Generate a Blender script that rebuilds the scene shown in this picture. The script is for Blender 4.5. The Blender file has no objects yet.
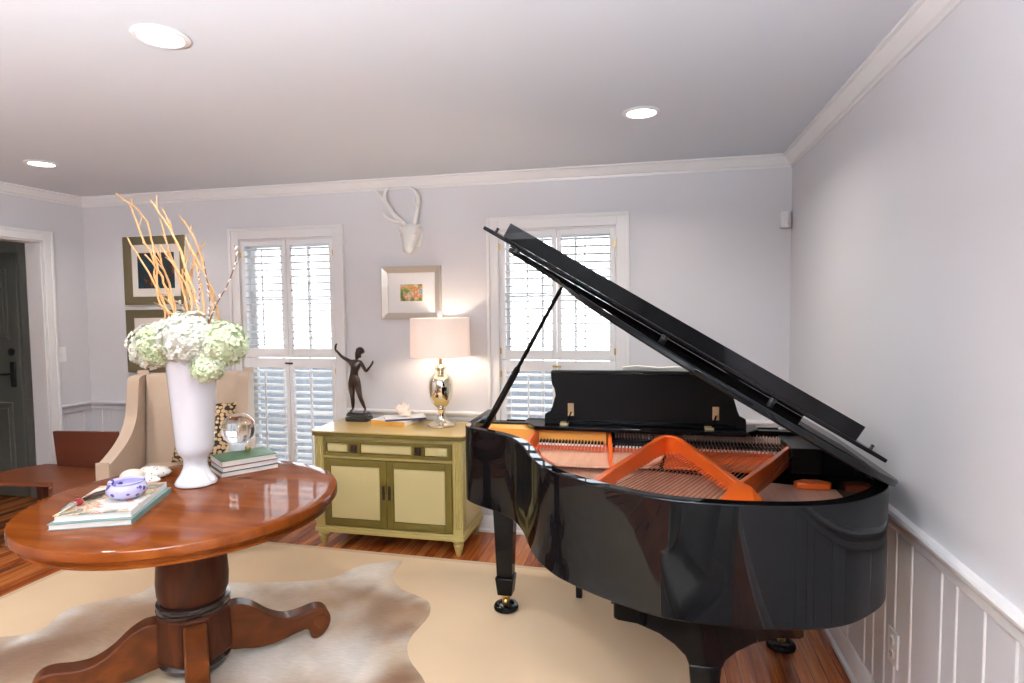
import bpy, bmesh, math, random
from math import sin, cos, pi, radians as rad, sqrt, atan2
from mathutils import Vector, Matrix, noise
random.seed(7)
S = bpy.context.scene
COL = S.collection
H = 2.44
XL = -5.228          # left wall
YF = -6.6            # wall behind the camera

# ------------------------------------------------------------------ materials
MATS = {}
def mat(name, col, rough=.5, metal=0., coat=0., coat_rough=.03, spec=.5, trans=0., ior=1.5, emit=None, estr=0.,
        sheen=0., var=0., vscale=6., bump=0., bscale=60., sss=0.):
    m = bpy.data.materials.new(name); m.use_nodes = True
    nt = m.node_tree; b = nt.nodes['Principled BSDF']
    b.inputs['Base Color'].default_value = (*col, 1)
    b.inputs['Roughness'].default_value = rough
    b.inputs['Metallic'].default_value = metal
    b.inputs['Coat Weight'].default_value = coat
    b.inputs['Coat Roughness'].default_value = coat_rough
    b.inputs['Specular IOR Level'].default_value = spec
    b.inputs['Transmission Weight'].default_value = trans
    b.inputs['IOR'].default_value = ior
    b.inputs['Sheen Weight'].default_value = sheen
    b.inputs['Subsurface Weight'].default_value = sss
    if emit:
        b.inputs['Emission Color'].default_value = (*emit, 1); b.inputs['Emission Strength'].default_value = estr
    if var or bump:
        tc = nt.nodes.new('ShaderNodeTexCoord')
    if var:
        n = nt.nodes.new('ShaderNodeTexNoise'); n.inputs['Scale'].default_value = vscale; n.inputs['Detail'].default_value = 4
        nt.links.new(tc.outputs['Object'], n.inputs['Vector'])
        r = nt.nodes.new('ShaderNodeMix'); r.data_type = 'RGBA'
        r.inputs['A'].default_value = (*[c*(1-var) for c in col], 1); r.inputs['B'].default_value = (*[min(1, c*(1+var)) for c in col], 1)
        nt.links.new(n.outputs['Fac'], r.inputs['Factor']); nt.links.new(r.outputs['Result'], b.inputs['Base Color'])
    if bump:
        n2 = nt.nodes.new('ShaderNodeTexNoise'); n2.inputs['Scale'].default_value = bscale; n2.inputs['Detail'].default_value = 3
        nt.links.new(tc.outputs['Object'], n2.inputs['Vector'])
        bp = nt.nodes.new('ShaderNodeBump'); bp.inputs['Strength'].default_value = bump; bp.inputs['Distance'].default_value = .004
        nt.links.new(n2.outputs['Fac'], bp.inputs['Height']); nt.links.new(bp.outputs['Normal'], b.inputs['Normal'])
    MATS[name] = m
    return m

def ramp(nt, stops):
    r = nt.nodes.new('ShaderNodeValToRGB'); e = r.color_ramp.elements
    e[0].position = stops[0][0]; e[0].color = (*stops[0][1], 1); e[1].position = stops[-1][0]; e[1].color = (*stops[-1][1], 1)
    for p, c in stops[1:-1]:
        x = e.new(p); x.color = (*c, 1)
    return r

def wood(name, stops, rough=.3, scale=(1, 1, 1), coat=0., dist=3., nscale=4., spec=.5):
    """streaky grain running along object axis with the smallest scale"""
    m = mat(name, stops[0][1], rough, coat=coat, coat_rough=.07, spec=spec)
    nt = m.node_tree; b = nt.nodes['Principled BSDF']
    tc = nt.nodes.new('ShaderNodeTexCoord'); mp = nt.nodes.new('ShaderNodeMapping'); mp.inputs['Scale'].default_value = scale
    n = nt.nodes.new('ShaderNodeTexNoise'); n.inputs['Scale'].default_value = nscale; n.inputs['Detail'].default_value = 6
    n.inputs['Distortion'].default_value = dist*.2
    r = ramp(nt, stops)
    L = nt.links
    L.new(tc.outputs['Object'], mp.inputs['Vector']); L.new(mp.outputs['Vector'], n.inputs['Vector'])
    L.new(n.outputs['Fac'], r.inputs['Fac']); L.new(r.outputs['Color'], b.inputs['Base Color'])
    return m

wall_m = mat('wall_paint', (.635, .622, .640), .55, var=.02, vscale=2, bump=.05, bscale=200)
dimmed_wall = mat('dimmed_wall_tone', (.10, .095, .09), .6)  # darkness put into the colour so the piano mirrors a dim room
ceil_m = mat('ceiling_paint', (.63, .665, .72), .7)
trim_m = mat('trim_paint', (.74, .725, .72), .35)
shut_m = mat('shutter_paint', (.80, .79, .79), .38)
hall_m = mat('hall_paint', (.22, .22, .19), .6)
door_m = mat('door_paint', (.15, .152, .13), .45)
black_hw = mat('black_hardware', (.012, .012, .012), .35)
brass_m = mat('brass', (.62, .42, .15), .3, metal=1)
brass_b = mat('bright_brass', (.88, .72, .40), .35, metal=.7)
lacquer = mat('black_lacquer', (.004, .004, .0045), .3, coat=.52, coat_rough=.012, spec=0.)
lacquer.node_tree.nodes['Principled BSDF'].inputs['Coat IOR'].default_value = 1.42
lacquer_in = mat('satin_black', (.006, .0055, .0055), .4, spec=.18)
orange_m = mat('copper_paint', (.80, .125, .012), .38, coat=.55, coat_rough=.12)
gold_m = mat('pinblock_gold', (.90, .46, .08), .45)
sb_m = wood('soundboard_wood', [(.3, (.70, .37, .24)), (.7, (.82, .49, .34))], .35, (14, 1.2, 1), nscale=3)
white_ivory = mat('ivory', (.8, .78, .72), .3)
felt_w = mat('white_felt', (.85, .82, .78), .9)
copper_s = mat('copper_string', (.42, .17, .07), .35, metal=.8)
steel_s = mat('steel_string', (.72, .52, .42), .5)
rug_m = mat('rug_weave', (.71, .53, .345), .95, var=.06, vscale=3, bump=.35, bscale=500, spec=.1)
rug_edge = mat('rug_binding', (.58, .43, .28), .95, spec=.1)
table_m = wood('table_wood', [(.25, (.105, .021, .0035)), (.5, (.165, .038, .006)), (.75, (.225, .060, .010))], .35, (1.4, 9, 3), coat=.50, nscale=1.6, spec=.0)
ped_m = wood('pedestal_wood', [(.25, (.026, .006, .002)), (.55, (.055, .013, .004)), (.8, (.10, .026, .007))], .4, (7, 7, 1.3), coat=.12, nscale=3, spec=.1)
foot_m = wood('foot_wood', [(.25, (.05, .012, .003)), (.55, (.095, .024, .006)), (.8, (.155, .042, .010))], .4, (4, 4, 7), coat=.15, nscale=2, spec=.1)
dark_ring = mat('ebonised_ring', (.018, .010, .008), .25, coat=.4)
brown_m = wood('redbrown_wood', [(.3, (.085, .018, .007)), (.7, (.115, .027, .010))], .45, (1, 6, 3), nscale=2)
bench_seat_m = wood('bench_wood', [(.3, (.125, .030, .008)), (.7, (.175, .048, .013))], .42, (1, 7, 3), nscale=2)
cream_m = mat('linen', (.53, .40, .295), .9, var=.05, vscale=30, bump=.15, bscale=500, sheen=.2)
cab_m = mat('cab_cream', (.44, .345, .115), .42, var=.18, vscale=5)
cab_g = mat('cab_olive', (.125, .090, .010), .38, var=.3, vscale=9)
cab_p = mat('cab_panel', (.53, .44, .205), .5, var=.07, vscale=4)
cab_top = mat('cab_top', (.56, .40, .14), .28, var=.1, vscale=4, coat=.3)
bronze_m = mat('bronze', (.035, .018, .013), .3, metal=.6, coat=.3, coat_rough=.15)
bronze_b = mat('statue_base', (.008, .007, .007), .2, coat=.5)
porcelain = mat('porcelain', (.76, .78, .82), .22, coat=.6, coat_rough=.08)
merc_m = mat('mercury_glass', (.80, .74, .60), .09, metal=1, var=.12, vscale=18)
ant_m = mat('white_plaster', (.80, .77, .73), .45)
page_m = mat('pages', (.80, .77, .70), .8)
champ_m = mat('champagne_frame', (.55, .50, .43), .35, metal=.6)
frame_g = mat('olive_gilt_frame', (.20, .165, .095), .35, metal=.4)
frame_s = mat('silver_edge', (.80, .78, .70), .3, metal=.5)
matboard = mat('mat_board', (.80, .78, .77), .8)
matboard2 = mat('cream_mat_board', (.72, .66, .60), .8)
stem_m = mat('green_stem', (.13, .22, .05), .6)
gold_br = wood('golden_willow', [(.3, (.62, .33, .12)), (.7, (.82, .52, .26))], .55, (30, 30, 5), nscale=3)
brown_br = mat('brown_willow', (.17, .085, .05), .6)
catkin_m = mat('catkin', (.56, .46, .41), .9, sheen=.5)
shell_m = mat('shell', (.80, .70, .60), .45, var=.08, vscale=40)
plastic_w = mat('white_plastic', (.80, .79, .78), .35)
slot_m = mat('outlet_slot', (.05, .05, .05), .5)
glassball = mat('crystal', (1, 1, 1), .0, trans=1., ior=1.5)
lawn_m = mat('garden_ground', (.008, .011, .019), .9, var=.4, vscale=.8)
hedge_m = mat('garden_hedge', (.30, .36, .30), .9, var=.4, vscale=2)
greyfab = mat('grey_fabric', (.74, .72, .66), .9, bump=.2, bscale=400)
greyfab2 = mat('grey_cushion', (.68, .67, .62), .9, var=.15, vscale=50, bump=.2, bscale=400)
red_m = mat('red_bead', (.25, .012, .01), .2, coat=.5)
darkwood_m = mat('dark_handle', (.05, .018, .012), .3, coat=.3)
silver_m = mat('silver', (.7, .68, .62), .25, metal=1)
green_c = mat('green_cover', (.06, .16, .06), .4, var=.5, vscale=25)
teal_c = mat('teal_cover', (.16, .27, .25), .45)
dark_c = mat('dark_cover', (.05, .055, .05), .4)
red_c = mat('brown_cover', (.30, .13, .07), .45)
gold_c = mat('gold_spine', (.72, .36, .07), .4)
blue_c = mat('navy_cover', (.05, .045, .12), .35)
white_c = mat('white_cover', (.78, .77, .78), .4)

def shade_mat():
    m = bpy.data.materials.new('lampshade'); m.use_nodes = True; nt = m.node_tree
    nt.nodes.remove(nt.nodes['Principled BSDF']); o = nt.nodes['Material Output']
    d = nt.nodes.new('ShaderNodeBsdfDiffuse'); d.inputs[0].default_value = (.90, .86, .84, 1)
    t = nt.nodes.new('ShaderNodeBsdfTranslucent'); t.inputs[0].default_value = (.90, .82, .79, 1)
    x = nt.nodes.new('ShaderNodeMixShader'); x.inputs[0].default_value = .35
    nt.links.new(d.outputs[0], x.inputs[1]); nt.links.new(t.outputs[0], x.inputs[2]); nt.links.new(x.outputs[0], o.inputs[0])
    return m
shade_m = shade_mat()
def pane_mat():
    m = bpy.data.materials.new('window_glass'); m.use_nodes = True; nt = m.node_tree
    nt.nodes.remove(nt.nodes['Principled BSDF']); o = nt.nodes['Material Output']
    t = nt.nodes.new('ShaderNodeBsdfTransparent'); t.inputs[0].default_value = (.95, .97, .97, 1)
    g = nt.nodes.new('ShaderNodeBsdfGlossy'); g.inputs['Roughness'].default_value = .01
    x = nt.nodes.new('ShaderNodeMixShader'); f = nt.nodes.new('ShaderNodeFresnel'); f.inputs[0].default_value = 1.45
    nt.links.new(f.outputs[0], x.inputs[0]); nt.links.new(t.outputs[0], x.inputs[1]); nt.links.new(g.outputs[0], x.inputs[2]); nt.links.new(x.outputs[0], o.inputs[0])
    return m
pane_m = pane_mat()
def emis(name, col, st):
    m = bpy.data.materials.new(name); m.use_nodes = True; nt = m.node_tree
    nt.nodes.remove(nt.nodes['Principled BSDF']); e = nt.nodes.new('ShaderNodeEmission')
    e.inputs[0].default_value = (*col, 1); e.inputs[1].default_value = st
    nt.links.new(e.outputs[0], nt.nodes['Material Output'].inputs[0]); return m
lens_m = emis('downlight_lens', (1, .95, .86), 14)
bulb_m = emis('lamp_bulb', (1, .80, .62), 150)

def floor_mat():
    m = mat('oak_planks', (.4, .17, .06), .25, coat=.35, coat_rough=.12)
    nt = m.node_tree; L = nt.links; b = nt.nodes['Principled BSDF']
    tc = nt.nodes.new('ShaderNodeTexCoord')
    mp = nt.nodes.new('ShaderNodeMapping'); mp.inputs['Rotation'].default_value = (0, 0, pi/2)
    br = nt.nodes.new('ShaderNodeTexBrick'); br.offset = .37; br.offset_frequency = 2
    br.inputs['Color1'].default_value = (0, 0, 0, 1); br.inputs['Color2'].default_value = (1, 1, 1, 1); br.inputs['Mortar'].default_value = (.5, .5, .5, 1)
    br.inputs['Scale'].default_value = 1; br.inputs['Mortar Size'].default_value = .0012; br.inputs['Mortar Smooth'].default_value = .1
    br.inputs['Brick Width'].default_value = .9; br.inputs['Row Height'].default_value = .058
    L.new(tc.outputs['Object'], mp.inputs['Vector']); L.new(mp.outputs['Vector'], br.inputs['Vector'])
    mp2 = nt.nodes.new('ShaderNodeMapping'); mp2.inputs['Scale'].default_value = (22, 1.3, 1)
    n = nt.nodes.new('ShaderNodeTexNoise'); n.inputs['Scale'].default_value = 2.2; n.inputs['Detail'].default_value = 7; n.inputs['Distortion'].default_value = .8
    L.new(tc.outputs['Object'], mp2.inputs['Vector']); L.new(mp2.outputs['Vector'], n.inputs['Vector'])
    ad = nt.nodes.new('ShaderNodeMath'); ad.operation = 'MULTIPLY_ADD'; ad.inputs[1].default_value = .55
    sub = nt.nodes.new('ShaderNodeMath'); sub.operation = 'MULTIPLY_ADD'; sub.inputs[1].default_value = .9; sub.inputs[2].default_value = -.22
    L.new(n.outputs['Fac'], sub.inputs[0]); L.new(br.outputs['Color'], ad.inputs[0]); L.new(sub.outputs[0], ad.inputs[2])
    r = ramp(nt, [(.1, (.15, .028, .006)), (.4, (.34, .078, .015)), (.65, (.50, .145, .032)), (.95, (.64, .25, .07))])
    L.new(ad.outputs[0], r.inputs['Fac'])
    mx = nt.nodes.new('ShaderNodeMix'); mx.data_type = 'RGBA'; mx.inputs['B'].default_value = (.05, .015, .006, 1)
    L.new(br.outputs['Fac'], mx.inputs['Factor']); L.new(r.outputs['Color'], mx.inputs['A']); L.new(mx.outputs['Result'], b.inputs['Base Color'])
    return m
floor_m = floor_mat()

def pebble_mat():
    m = mat('pebble_fabric', (.6, .4, .2), .75); nt = m.node_tree; L = nt.links
    tc = nt.nodes.new('ShaderNodeTexCoord'); v = nt.nodes.new('ShaderNodeTexVoronoi'); v.feature = 'F1'
    v.inputs['Scale'].default_value = 36; v.inputs['Randomness'].default_value = .45
    r = ramp(nt, [(.47, (.66, .46, .25)), (.55, (.012, .008, .006))])
    L.new(tc.outputs['Object'], v.inputs['Vector']); L.new(v.outputs['Distance'], r.inputs['Fac']); L.new(r.outputs['Color'], nt.nodes['Principled BSDF'].inputs['Base Color'])
    return m
pebble_m = pebble_mat()
def spots_mat(name, base, spot, scale, cut, rough=.4, coat=.3):
    m = mat(name, base, rough, coat=coat); nt = m.node_tree; L = nt.links
    tc = nt.nodes.new('ShaderNodeTexCoord'); v = nt.nodes.new('ShaderNodeTexVoronoi'); v.inputs['Scale'].default_value = scale
    r = ramp(nt, [(cut, spot), (cut+.06, base)])
    L.new(tc.outputs['Object'], v.inputs['Vector']); L.new(v.outputs['Distance'], r.inputs['Fac']); L.new(r.outputs['Color'], nt.nodes['Principled BSDF'].inputs['Base Color'])
    return m
spot_shell = spots_mat('spotted_shell', (.80, .76, .70), (.16, .10, .08), 75, .22)
delft_m = spots_mat('blue_white_glaze', (.50, .48, .74), (.10, .07, .34), 34, .30, .15, .7)
def noise_mat(name, stops, scale, rough=.6, detail=3):
    m = mat(name, stops[0][1], rough); nt = m.node_tree; L = nt.links
    tc = nt.nodes.new('ShaderNodeTexCoord'); n = nt.nodes.new('ShaderNodeTexNoise'); n.inputs['Scale'].default_value = scale; n.inputs['Detail'].default_value = detail
    r = ramp(nt, stops); L.new(tc.outputs['Object'], n.inputs['Vector']); L.new(n.outputs['Fac'], r.inputs['Fac']); L.new(r.outputs['Color'], nt.nodes['Principled BSDF'].inputs['Base Color'])
    return m
art_bright = noise_mat('coloured_print', [(.30, (.02, .07, .03)), (.42, (.10, .20, .06)), (.48, (.55, .33, .08)), (.53, (.50, .13, .04)), (.58, (.62, .55, .42)), (.65, (.06, .12, .22)), (.76, (.42, .5, .62))], 22, .4)
art_dark = noise_mat('dark_print', [(.30, (.02, .075, .10)), (.45, (.012, .03, .045)), (.58, (.03, .025, .02)), (.66, (.22, .09, .05)), (.74, (.02, .03, .05))], 9, .35)
mag_cover = noise_mat('magazine_cover', [(.33, (.75, .72, .66)), (.47, (.72, .70, .62)), (.52, (.55, .17, .10)), (.56, (.70, .62, .40)), (.61, (.06, .08, .07)), (.76, (.68, .66, .62))], 11, .3)
petal_w = noise_mat('white_petal', [(.3, (.75, .80, .66)), (.7, (.87, .88, .84))], 14, .6)
petal_g = noise_mat('green_petal', [(.3, (.55, .68, .38)), (.7, (.80, .85, .66))], 14, .6)

def hide_mat():
    m = mat('cowhide_hair', (.8, .7, .6), .75, spec=.25, sheen=.2, bump=.25, bscale=250); nt = m.node_tree; L = nt.links
    a = nt.nodes.new('ShaderNodeVertexColor'); a.layer_name = 'coat'
    tc = nt.nodes.new('ShaderNodeTexCoord'); n = nt.nodes.new('ShaderNodeTexNoise'); n.inputs['Scale'].default_value = 90; n.inputs['Detail'].default_value = 3
    mp = nt.nodes.new('ShaderNodeMapping'); mp.inputs['Rotation'].default_value = (0, 0, rad(-35)); mp.inputs['Scale'].default_value = (.25, 1.2, 1)
    L.new(tc.outputs['Object'], mp.inputs[0]); L.new(mp.outputs[0], n.inputs['Vector'])
    r = ramp(nt, [(.3, (.84, .84, .84)), (.7, (1, 1, 1))]); L.new(n.outputs['Fac'], r.inputs['Fac'])
    x = nt.nodes.new('ShaderNodeMix'); x.data_type = 'RGBA'; x.blend_type = 'MULTIPLY'; x.inputs['Factor'].default_value = 1
    L.new(a.outputs['Color'], x.inputs['A']); L.new(r.outputs['Color'], x.inputs['B']); L.new(x.outputs['Result'], nt.nodes['Principled BSDF'].inputs['Base Color'])
    return m
hide_m = hide_mat()

# ------------------------------------------------------------------ mesh builder
class MB:
    def __init__(s): s.v = []; s.f = []; s.mi = []; s.cur = 0
    def add(s, vs, fs, M=None):
        o = len(s.v)
        s.v += [tuple(M @ Vector(p)) if M else tuple(p) for p in vs]
        for f in fs: s.f.append([i+o for i in f]); s.mi.append(s.cur)
        return s
    def box(s, x0, x1, y0, y1, z0, z1, M=None):
        vs = [(x, y, z) for z in (z0, z1) for y in (y0, y1) for x in (x0, x1)]
        return s.add(vs, [(0, 2, 3, 1), (4, 5, 7, 6), (0, 1, 5, 4), (2, 6, 7, 3), (0, 4, 6, 2), (1, 3, 7, 5)], M)
    def taper(s, c, w0, d0, z0, w1, d1, z1, M=None):
        vs = [(c[0]+sx*w/2, c[1]+sy*d/2, z) for w, d, z in ((w0, d0, z0), (w1, d1, z1)) for sy in (-1, 1) for sx in (-1, 1)]
        return s.add(vs, [(0, 2, 3, 1), (4, 5, 7, 6), (0, 1, 5, 4), (2, 6, 7, 3), (0, 4, 6, 2), (1, 3, 7, 5)], M)
    def lathe(s, prof, c=(0, 0, 0), n=32, M=None, squash=(1, 1), a0=0):
        vs = []; fs = []
        for r, z in prof:
            for k in range(n):
                a = 2*pi*k/n+a0; vs.append((c[0]+r*cos(a)*squash[0], c[1]+r*sin(a)*squash[1], c[2]+z))
        for i in range(len(prof)-1):
            for k in range(n):
                k2 = (k+1) % n; fs.append((i*n+k, i*n+k2, (i+1)*n+k2, (i+1)*n+k))
        ring = prof[0] == prof[-1]      # closed profile: no caps
        if prof[0][0] > 1e-6 and not ring: fs.append(tuple(reversed(range(n))))
        if prof[-1][0] > 1e-6 and not ring: fs.append(tuple((len(prof)-1)*n+k for k in range(n)))
        return s.add(vs, fs, M)
    def prism(s, poly, a, b, axis='z', M=None):
        """poly extruded between a and b along axis; poly in the other two axes (xy, xz or yz)"""
        def P(p, t): return {'z': (p[0], p[1], t), 'y': (p[0], t, p[1]), 'x': (t, p[0], p[1])}[axis]
        n = len(poly); vs = [P(p, a) for p in poly]+[P(p, b) for p in poly]
        fs = [tuple(range(n-1, -1, -1)), tuple(range(n, 2*n))]+[(i, (i+1) % n, n+(i+1) % n, n+i) for i in range(n)]
        return s.add(vs, fs, M)
    def tube(s, pts, rads, n=8, cap=True):
        pts = [Vector(p) for p in pts]
        if not hasattr(rads, '__len__'): rads = [rads]*len(pts)
        vs = []; fs = []; ref = Vector((0.31, .17, .93)).normalized()
        for i, p in enumerate(pts):
            t = (pts[min(i+1, len(pts)-1)]-pts[max(i-1, 0)]).normalized()
            u = t.cross(ref)
            if u.length < .05: u = t.cross(Vector((1, 0, 0)))
            u.normalize(); w = t.cross(u)
            for k in range(n):
                a = 2*pi*k/n; vs.append(tuple(p+(u*cos(a)+w*sin(a))*rads[i]))
        for i in range(len(pts)-1):
            for k in range(n):
                k2 = (k+1) % n; fs.append((i*n+k, i*n+k2, (i+1)*n+k2, (i+1)*n+k))
        if cap: fs.append(tuple(reversed(range(n)))); fs.append(tuple((len(pts)-1)*n+k for k in range(n)))
        return s.add(vs, fs)
    def ell(s, c, r, n=16, m=10, M=None):
        vs = [(c[0], c[1], c[2]-r[2])]; fs = []
        for i in range(1, m):
            ph = -pi/2+pi*i/m
            for k in range(n):
                a = 2*pi*k/n; vs.append((c[0]+r[0]*cos(ph)*cos(a), c[1]+r[1]*cos(ph)*sin(a), c[2]+r[2]*sin(ph)))
        vs.append((c[0], c[1], c[2]+r[2])); top = len(vs)-1
        for k in range(n):
            k2 = (k+1) % n; fs.append((0, 1+k2, 1+k)); fs.append((top, top-n+k, top-n+k2))
            for i in range(m-2): fs.append((1+i*n+k, 1+i*n+k2, 1+(i+1)*n+k2, 1+(i+1)*n+k))
        return s.add(vs, fs, M)
    def build(s, name, mats, parent=None, org=(0, 0, 0), bevel=0., seg=2, smooth=40, loc=None, rot=None):
        me = bpy.data.meshes.new(name)
        ox, oy, oz = org
        me.from_pydata([(x-ox, y-oy, z-oz) for x, y, z in s.v], [], s.f)
        bm = bmesh.new(); bm.from_mesh(me); bmesh.ops.recalc_face_normals(bm, faces=bm.faces); bm.to_mesh(me); bm.free()
        if not isinstance(mats, (list, tuple)): mats = [mats]
        for m in mats: me.materials.append(m)
        if len(mats) > 1: me.polygons.foreach_set('material_index', s.mi)
        if smooth:
            me.polygons.foreach_set('use_smooth', [True]*len(me.polygons))
            me.set_sharp_from_angle(angle=rad(smooth))
        o = bpy.data.objects.new(name, me); COL.objects.link(o)
        if loc: o.location = loc
        if rot: o.rotation_euler = rot
        if parent: o.parent = parent
        if bevel:
            b = o.modifiers.new('bevel', 'BEVEL'); b.width = bevel; b.segments = seg; b.limit_method = 'ANGLE'; b.angle_limit = rad(40)
            b.harden_normals = False
        return o

def spline(P, n=6, closed=False):
    P = [Vector(p) for p in P]; out = []; N = len(P)
    R = range(N if closed else N-1)
    for i in R:
        p0 = P[(i-1) % N] if closed or i > 0 else P[0]*2-P[1]
        p1 = P[i]; p2 = P[(i+1) % N]
        p3 = P[(i+2) % N] if closed or i+2 < N else P[-1]*2-P[-2]
        for k in range(n):
            t = k/n
            out.append(.5*((2*p1)+(p2-p0)*t+(2*p0-5*p1+4*p2-p3)*t*t+(3*p1-p0-3*p2+p3)*t**3))
    if not closed: out.append(P[-1])
    return [tuple(p) for p in out]

def tag(o, label=None, cat=None, group=None, kind=None):
    if label: o['label'] = label
    if cat: o['category'] = cat
    if group: o['group'] = group
    if kind: o['kind'] = kind
    return o
def empty(name, loc, rz=0, label=None, cat=None, group=None, kind=None):
    o = bpy.data.objects.new(name, None); COL.objects.link(o); o.location = loc; o.rotation_euler = (0, 0, rz)
    o.empty_display_size = .1
    return tag(o, label, cat, group, kind)
def struct(mb, name, m, **k):
    return tag(mb.build(name, m, **k), kind='structure')
def kids(o): return [c for c in bpy.data.objects if c.parent == o]
def copy_tree(o, parent=None):
    c = o.copy(); COL.objects.link(c)
    if parent: c.parent = parent
    for ch in kids(o): copy_tree(ch, c)
    return c
WORLD, DOWN, LAMP, FLASH, EXPO = 9., 10., 0., 540., .24
# ------------------------------------------------------------------ room shell
def wall_cells(axis, t0, t1, a0, a1, z0, z1, holes):
    """boxes filling a wall plane (axis = normal) except the holes (a_lo, a_hi, z_lo, z_hi)"""
    m = MB()
    As = sorted({a0, a1, *[h[0] for h in holes], *[h[1] for h in holes]})
    for i in range(len(As)-1):
        lo, hi = As[i], As[i+1]; mid = (lo+hi)/2
        zs = [z0]
        for h in sorted([h for h in holes if h[0] < mid < h[1]], key=lambda h: h[2]): zs += [h[2], h[3]]
        zs.append(z1)
        for k in range(0, len(zs), 2):
            if zs[k+1]-zs[k] > 1e-4:
                if axis == 'y': m.box(lo, hi, t0, t1, zs[k], zs[k+1])
                else: m.box(t0, t1, lo, hi, zs[k], zs[k+1])
    return m
WIN = [(-3.425, .385), (-1.433, .389)]     # centre x and half width of each opening
WZ0, WZ1 = .30, 2.065
DY0, DY1, DZ = -1.25, -.346, 2.07          # doorway in the left wall
struct(wall_cells('y', 0, .15, XL-.14, .14, 0, H, [(c-w, c+w, WZ0, WZ1) for c, w in WIN]), 'wall_back', wall_m, smooth=0)
struct(wall_cells('x', XL-.14, XL, YF, 0, 0, H, [(DY0, DY1, -.01, DZ)]), 'wall_left', wall_m, smooth=0)
struct(MB().box(0, .14, YF, 0, 0, H), 'wall_right', wall_m, smooth=0)
struct(MB().box(XL-.14, .14, YF-.14, YF, 0, H), 'wall_front', dimmed_wall, smooth=0)  # unseen wall, coloured dark to keep the piano's reflections dim
struct(MB().box(-8.2, .14, YF-.14, .15, -.1, 0), 'floor', floor_m, smooth=0)
struct(MB().box(-8.2, .14, YF-.14, .15, H, H+.1), 'ceiling', ceil_m, smooth=0)
# hall beyond the doorway
struct(MB().box(-8.2, XL-.14, 0, .15, 0, H), 'wall_hall_back', hall_m, smooth=0)
struct(MB().box(-8.2, -8.06, -4, 0, 0, H), 'wall_hall_side', hall_m, smooth=0)
struct(MB().box(-8.06, XL-.14, -4, -3.86, 0, H), 'wall_hall_front', hall_m, smooth=0)

# crown moulding, chair rail, baseboard: profiles swept along each wall
crown = [(0, H-.070), (.010, H-.070), (.012, H-.058), (.022, H-.054), (.030, H-.040), (.046, H-.022), (.052, H-.013), (.066, H-.010), (.066, H), (0, H)]
rail = [(0, .762), (.010, .762), (.014, .772), (.012, .790), (.020, .802), (.030, .812), (.032, .822), (.026, .830), (0, .830)]
base = [(0, 0), (.030, 0), (.030, .018), (.016, .024), (.016, .085), (.010, .098), (.006, .108), (0, .108)]
def run(prof, wall, a, b):
    m = MB()
    if wall == 'back': m.prism([(-d, z) for d, z in prof], a, b, 'x')
    if wall == 'right': m.prism([(-d, z) for d, z in prof], a, b, 'y')
    if wall == 'left': m.prism([(XL+d, z) for d, z in prof], a, b, 'y')
    if wall == 'front': m.prism([(YF+d, z) for d, z in prof], a, b, 'x')
    return m
ti = [0]
def trim(m, mt=trim_m, sm=30):
    ti[0] += 1; return struct(m, 'trim_%d' % ti[0], mt, smooth=sm)
trim(run(crown, 'back', XL, 0)); trim(run(crown, 'right', YF, 0)); trim(run(crown, 'left', YF, 0)); trim(run(crown, 'front', XL, 0))
cas = [(c-w-.082, c+w+.082) for c, w in WIN]
segs = [(XL, cas[0][0]), (cas[0][1], cas[1][0]), (cas[1][1], 0)]
for a, b in segs: trim(run(rail, 'back', a, b), wall_m if a == XL else trim_m)
trim(run(rail, 'right', YF, 0)); trim(run(rail, 'left', YF, DY0-.075), wall_m); trim(run(rail, 'left', DY1+.075, 0), wall_m); trim(run(rail, 'front', XL, 0), dimmed_wall)
for w, a, b in (('back', XL, cas[0][0]), ('back', cas[0][0], 0), ('right', YF, 0), ('left', YF, DY0-.075), ('left', DY1+.075, 0), ('front', XL, 0)):
    struct(run(base, w, a, b), 'baseboard_%s' % w, trim_m, smooth=30)
# beaded joints of the board panelling below the rail
def bead(m, wall, t):
    pr = [(-.0045, 0), (-.003, .0035), (0, .005), (.003, .0035), (.0045, 0)]
    if wall == 'right': m.prism([(-d, t+o) for o, d in pr], .105, .765, 'z')
    if wall == 'left': m.prism([(XL+d, t+o) for o, d in pr], .105, .765, 'z')
    if wall == 'back': m.prism([(t+o, -d) for o, d in pr], .105, .765, 'z')
rng = random.Random(3)
m = MB()
ys = [-1.581, -1.668, -1.794, -1.994, -2.082, -2.225, -2.362, -2.55, -2.64, -2.80]
for y in ys: bead(m, 'right', y)
y = -1.47
while y < -.05: bead(m, 'right', y); y += rng.choice((.09, .13, .2))
trim(m)
m = MB(); bead(m, 'left', -.20); bead(m, 'left', -.07); trim(m, wall_m)
m = MB()
x = XL+.1
while x < -.05:
    if not any(a-.01 < x < b+.01 for a, b in cas): bead(m, 'back', x)
    x += rng.choice((.09, .13, .2))
trim(m, wall_m)

# doorway casing and jamb
def casing_bar(m, wall, a0, a1, z0, z1, t=.022):
    if wall == 'left': m.box(XL, XL+t, a0, a1, z0, z1)
    else: m.box(a0, a1, -t, 0, z0, z1)
m = MB()
casing_bar(m, 'left', DY1, DY1+.072, 0, DZ+.072); casing_bar(m, 'left', DY0-.072, DY0, 0, DZ+.072); casing_bar(m, 'left', DY0, DY1, DZ, DZ+.072)
m.box(XL+.022, XL+.030, DY1+.050, DY1+.072, 0, DZ+.072); m.box(XL+.022, XL+.030, DY0-.072, DY0-.05, 0, DZ+.072); m.box(XL+.022, XL+.030, DY0-.05, DY1+.05, DZ+.05, DZ+.072)
struct(m, 'trim_doorway', trim_m, bevel=.004)
m = MB(); m.box(XL-.14, XL, DY1-.012, DY1, 0, DZ); m.box(XL-.14, XL, DY0, DY0+.012, 0, DZ); m.box(XL-.14, XL, DY0+.012, DY1-.012, DZ-.012, DZ)
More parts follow.
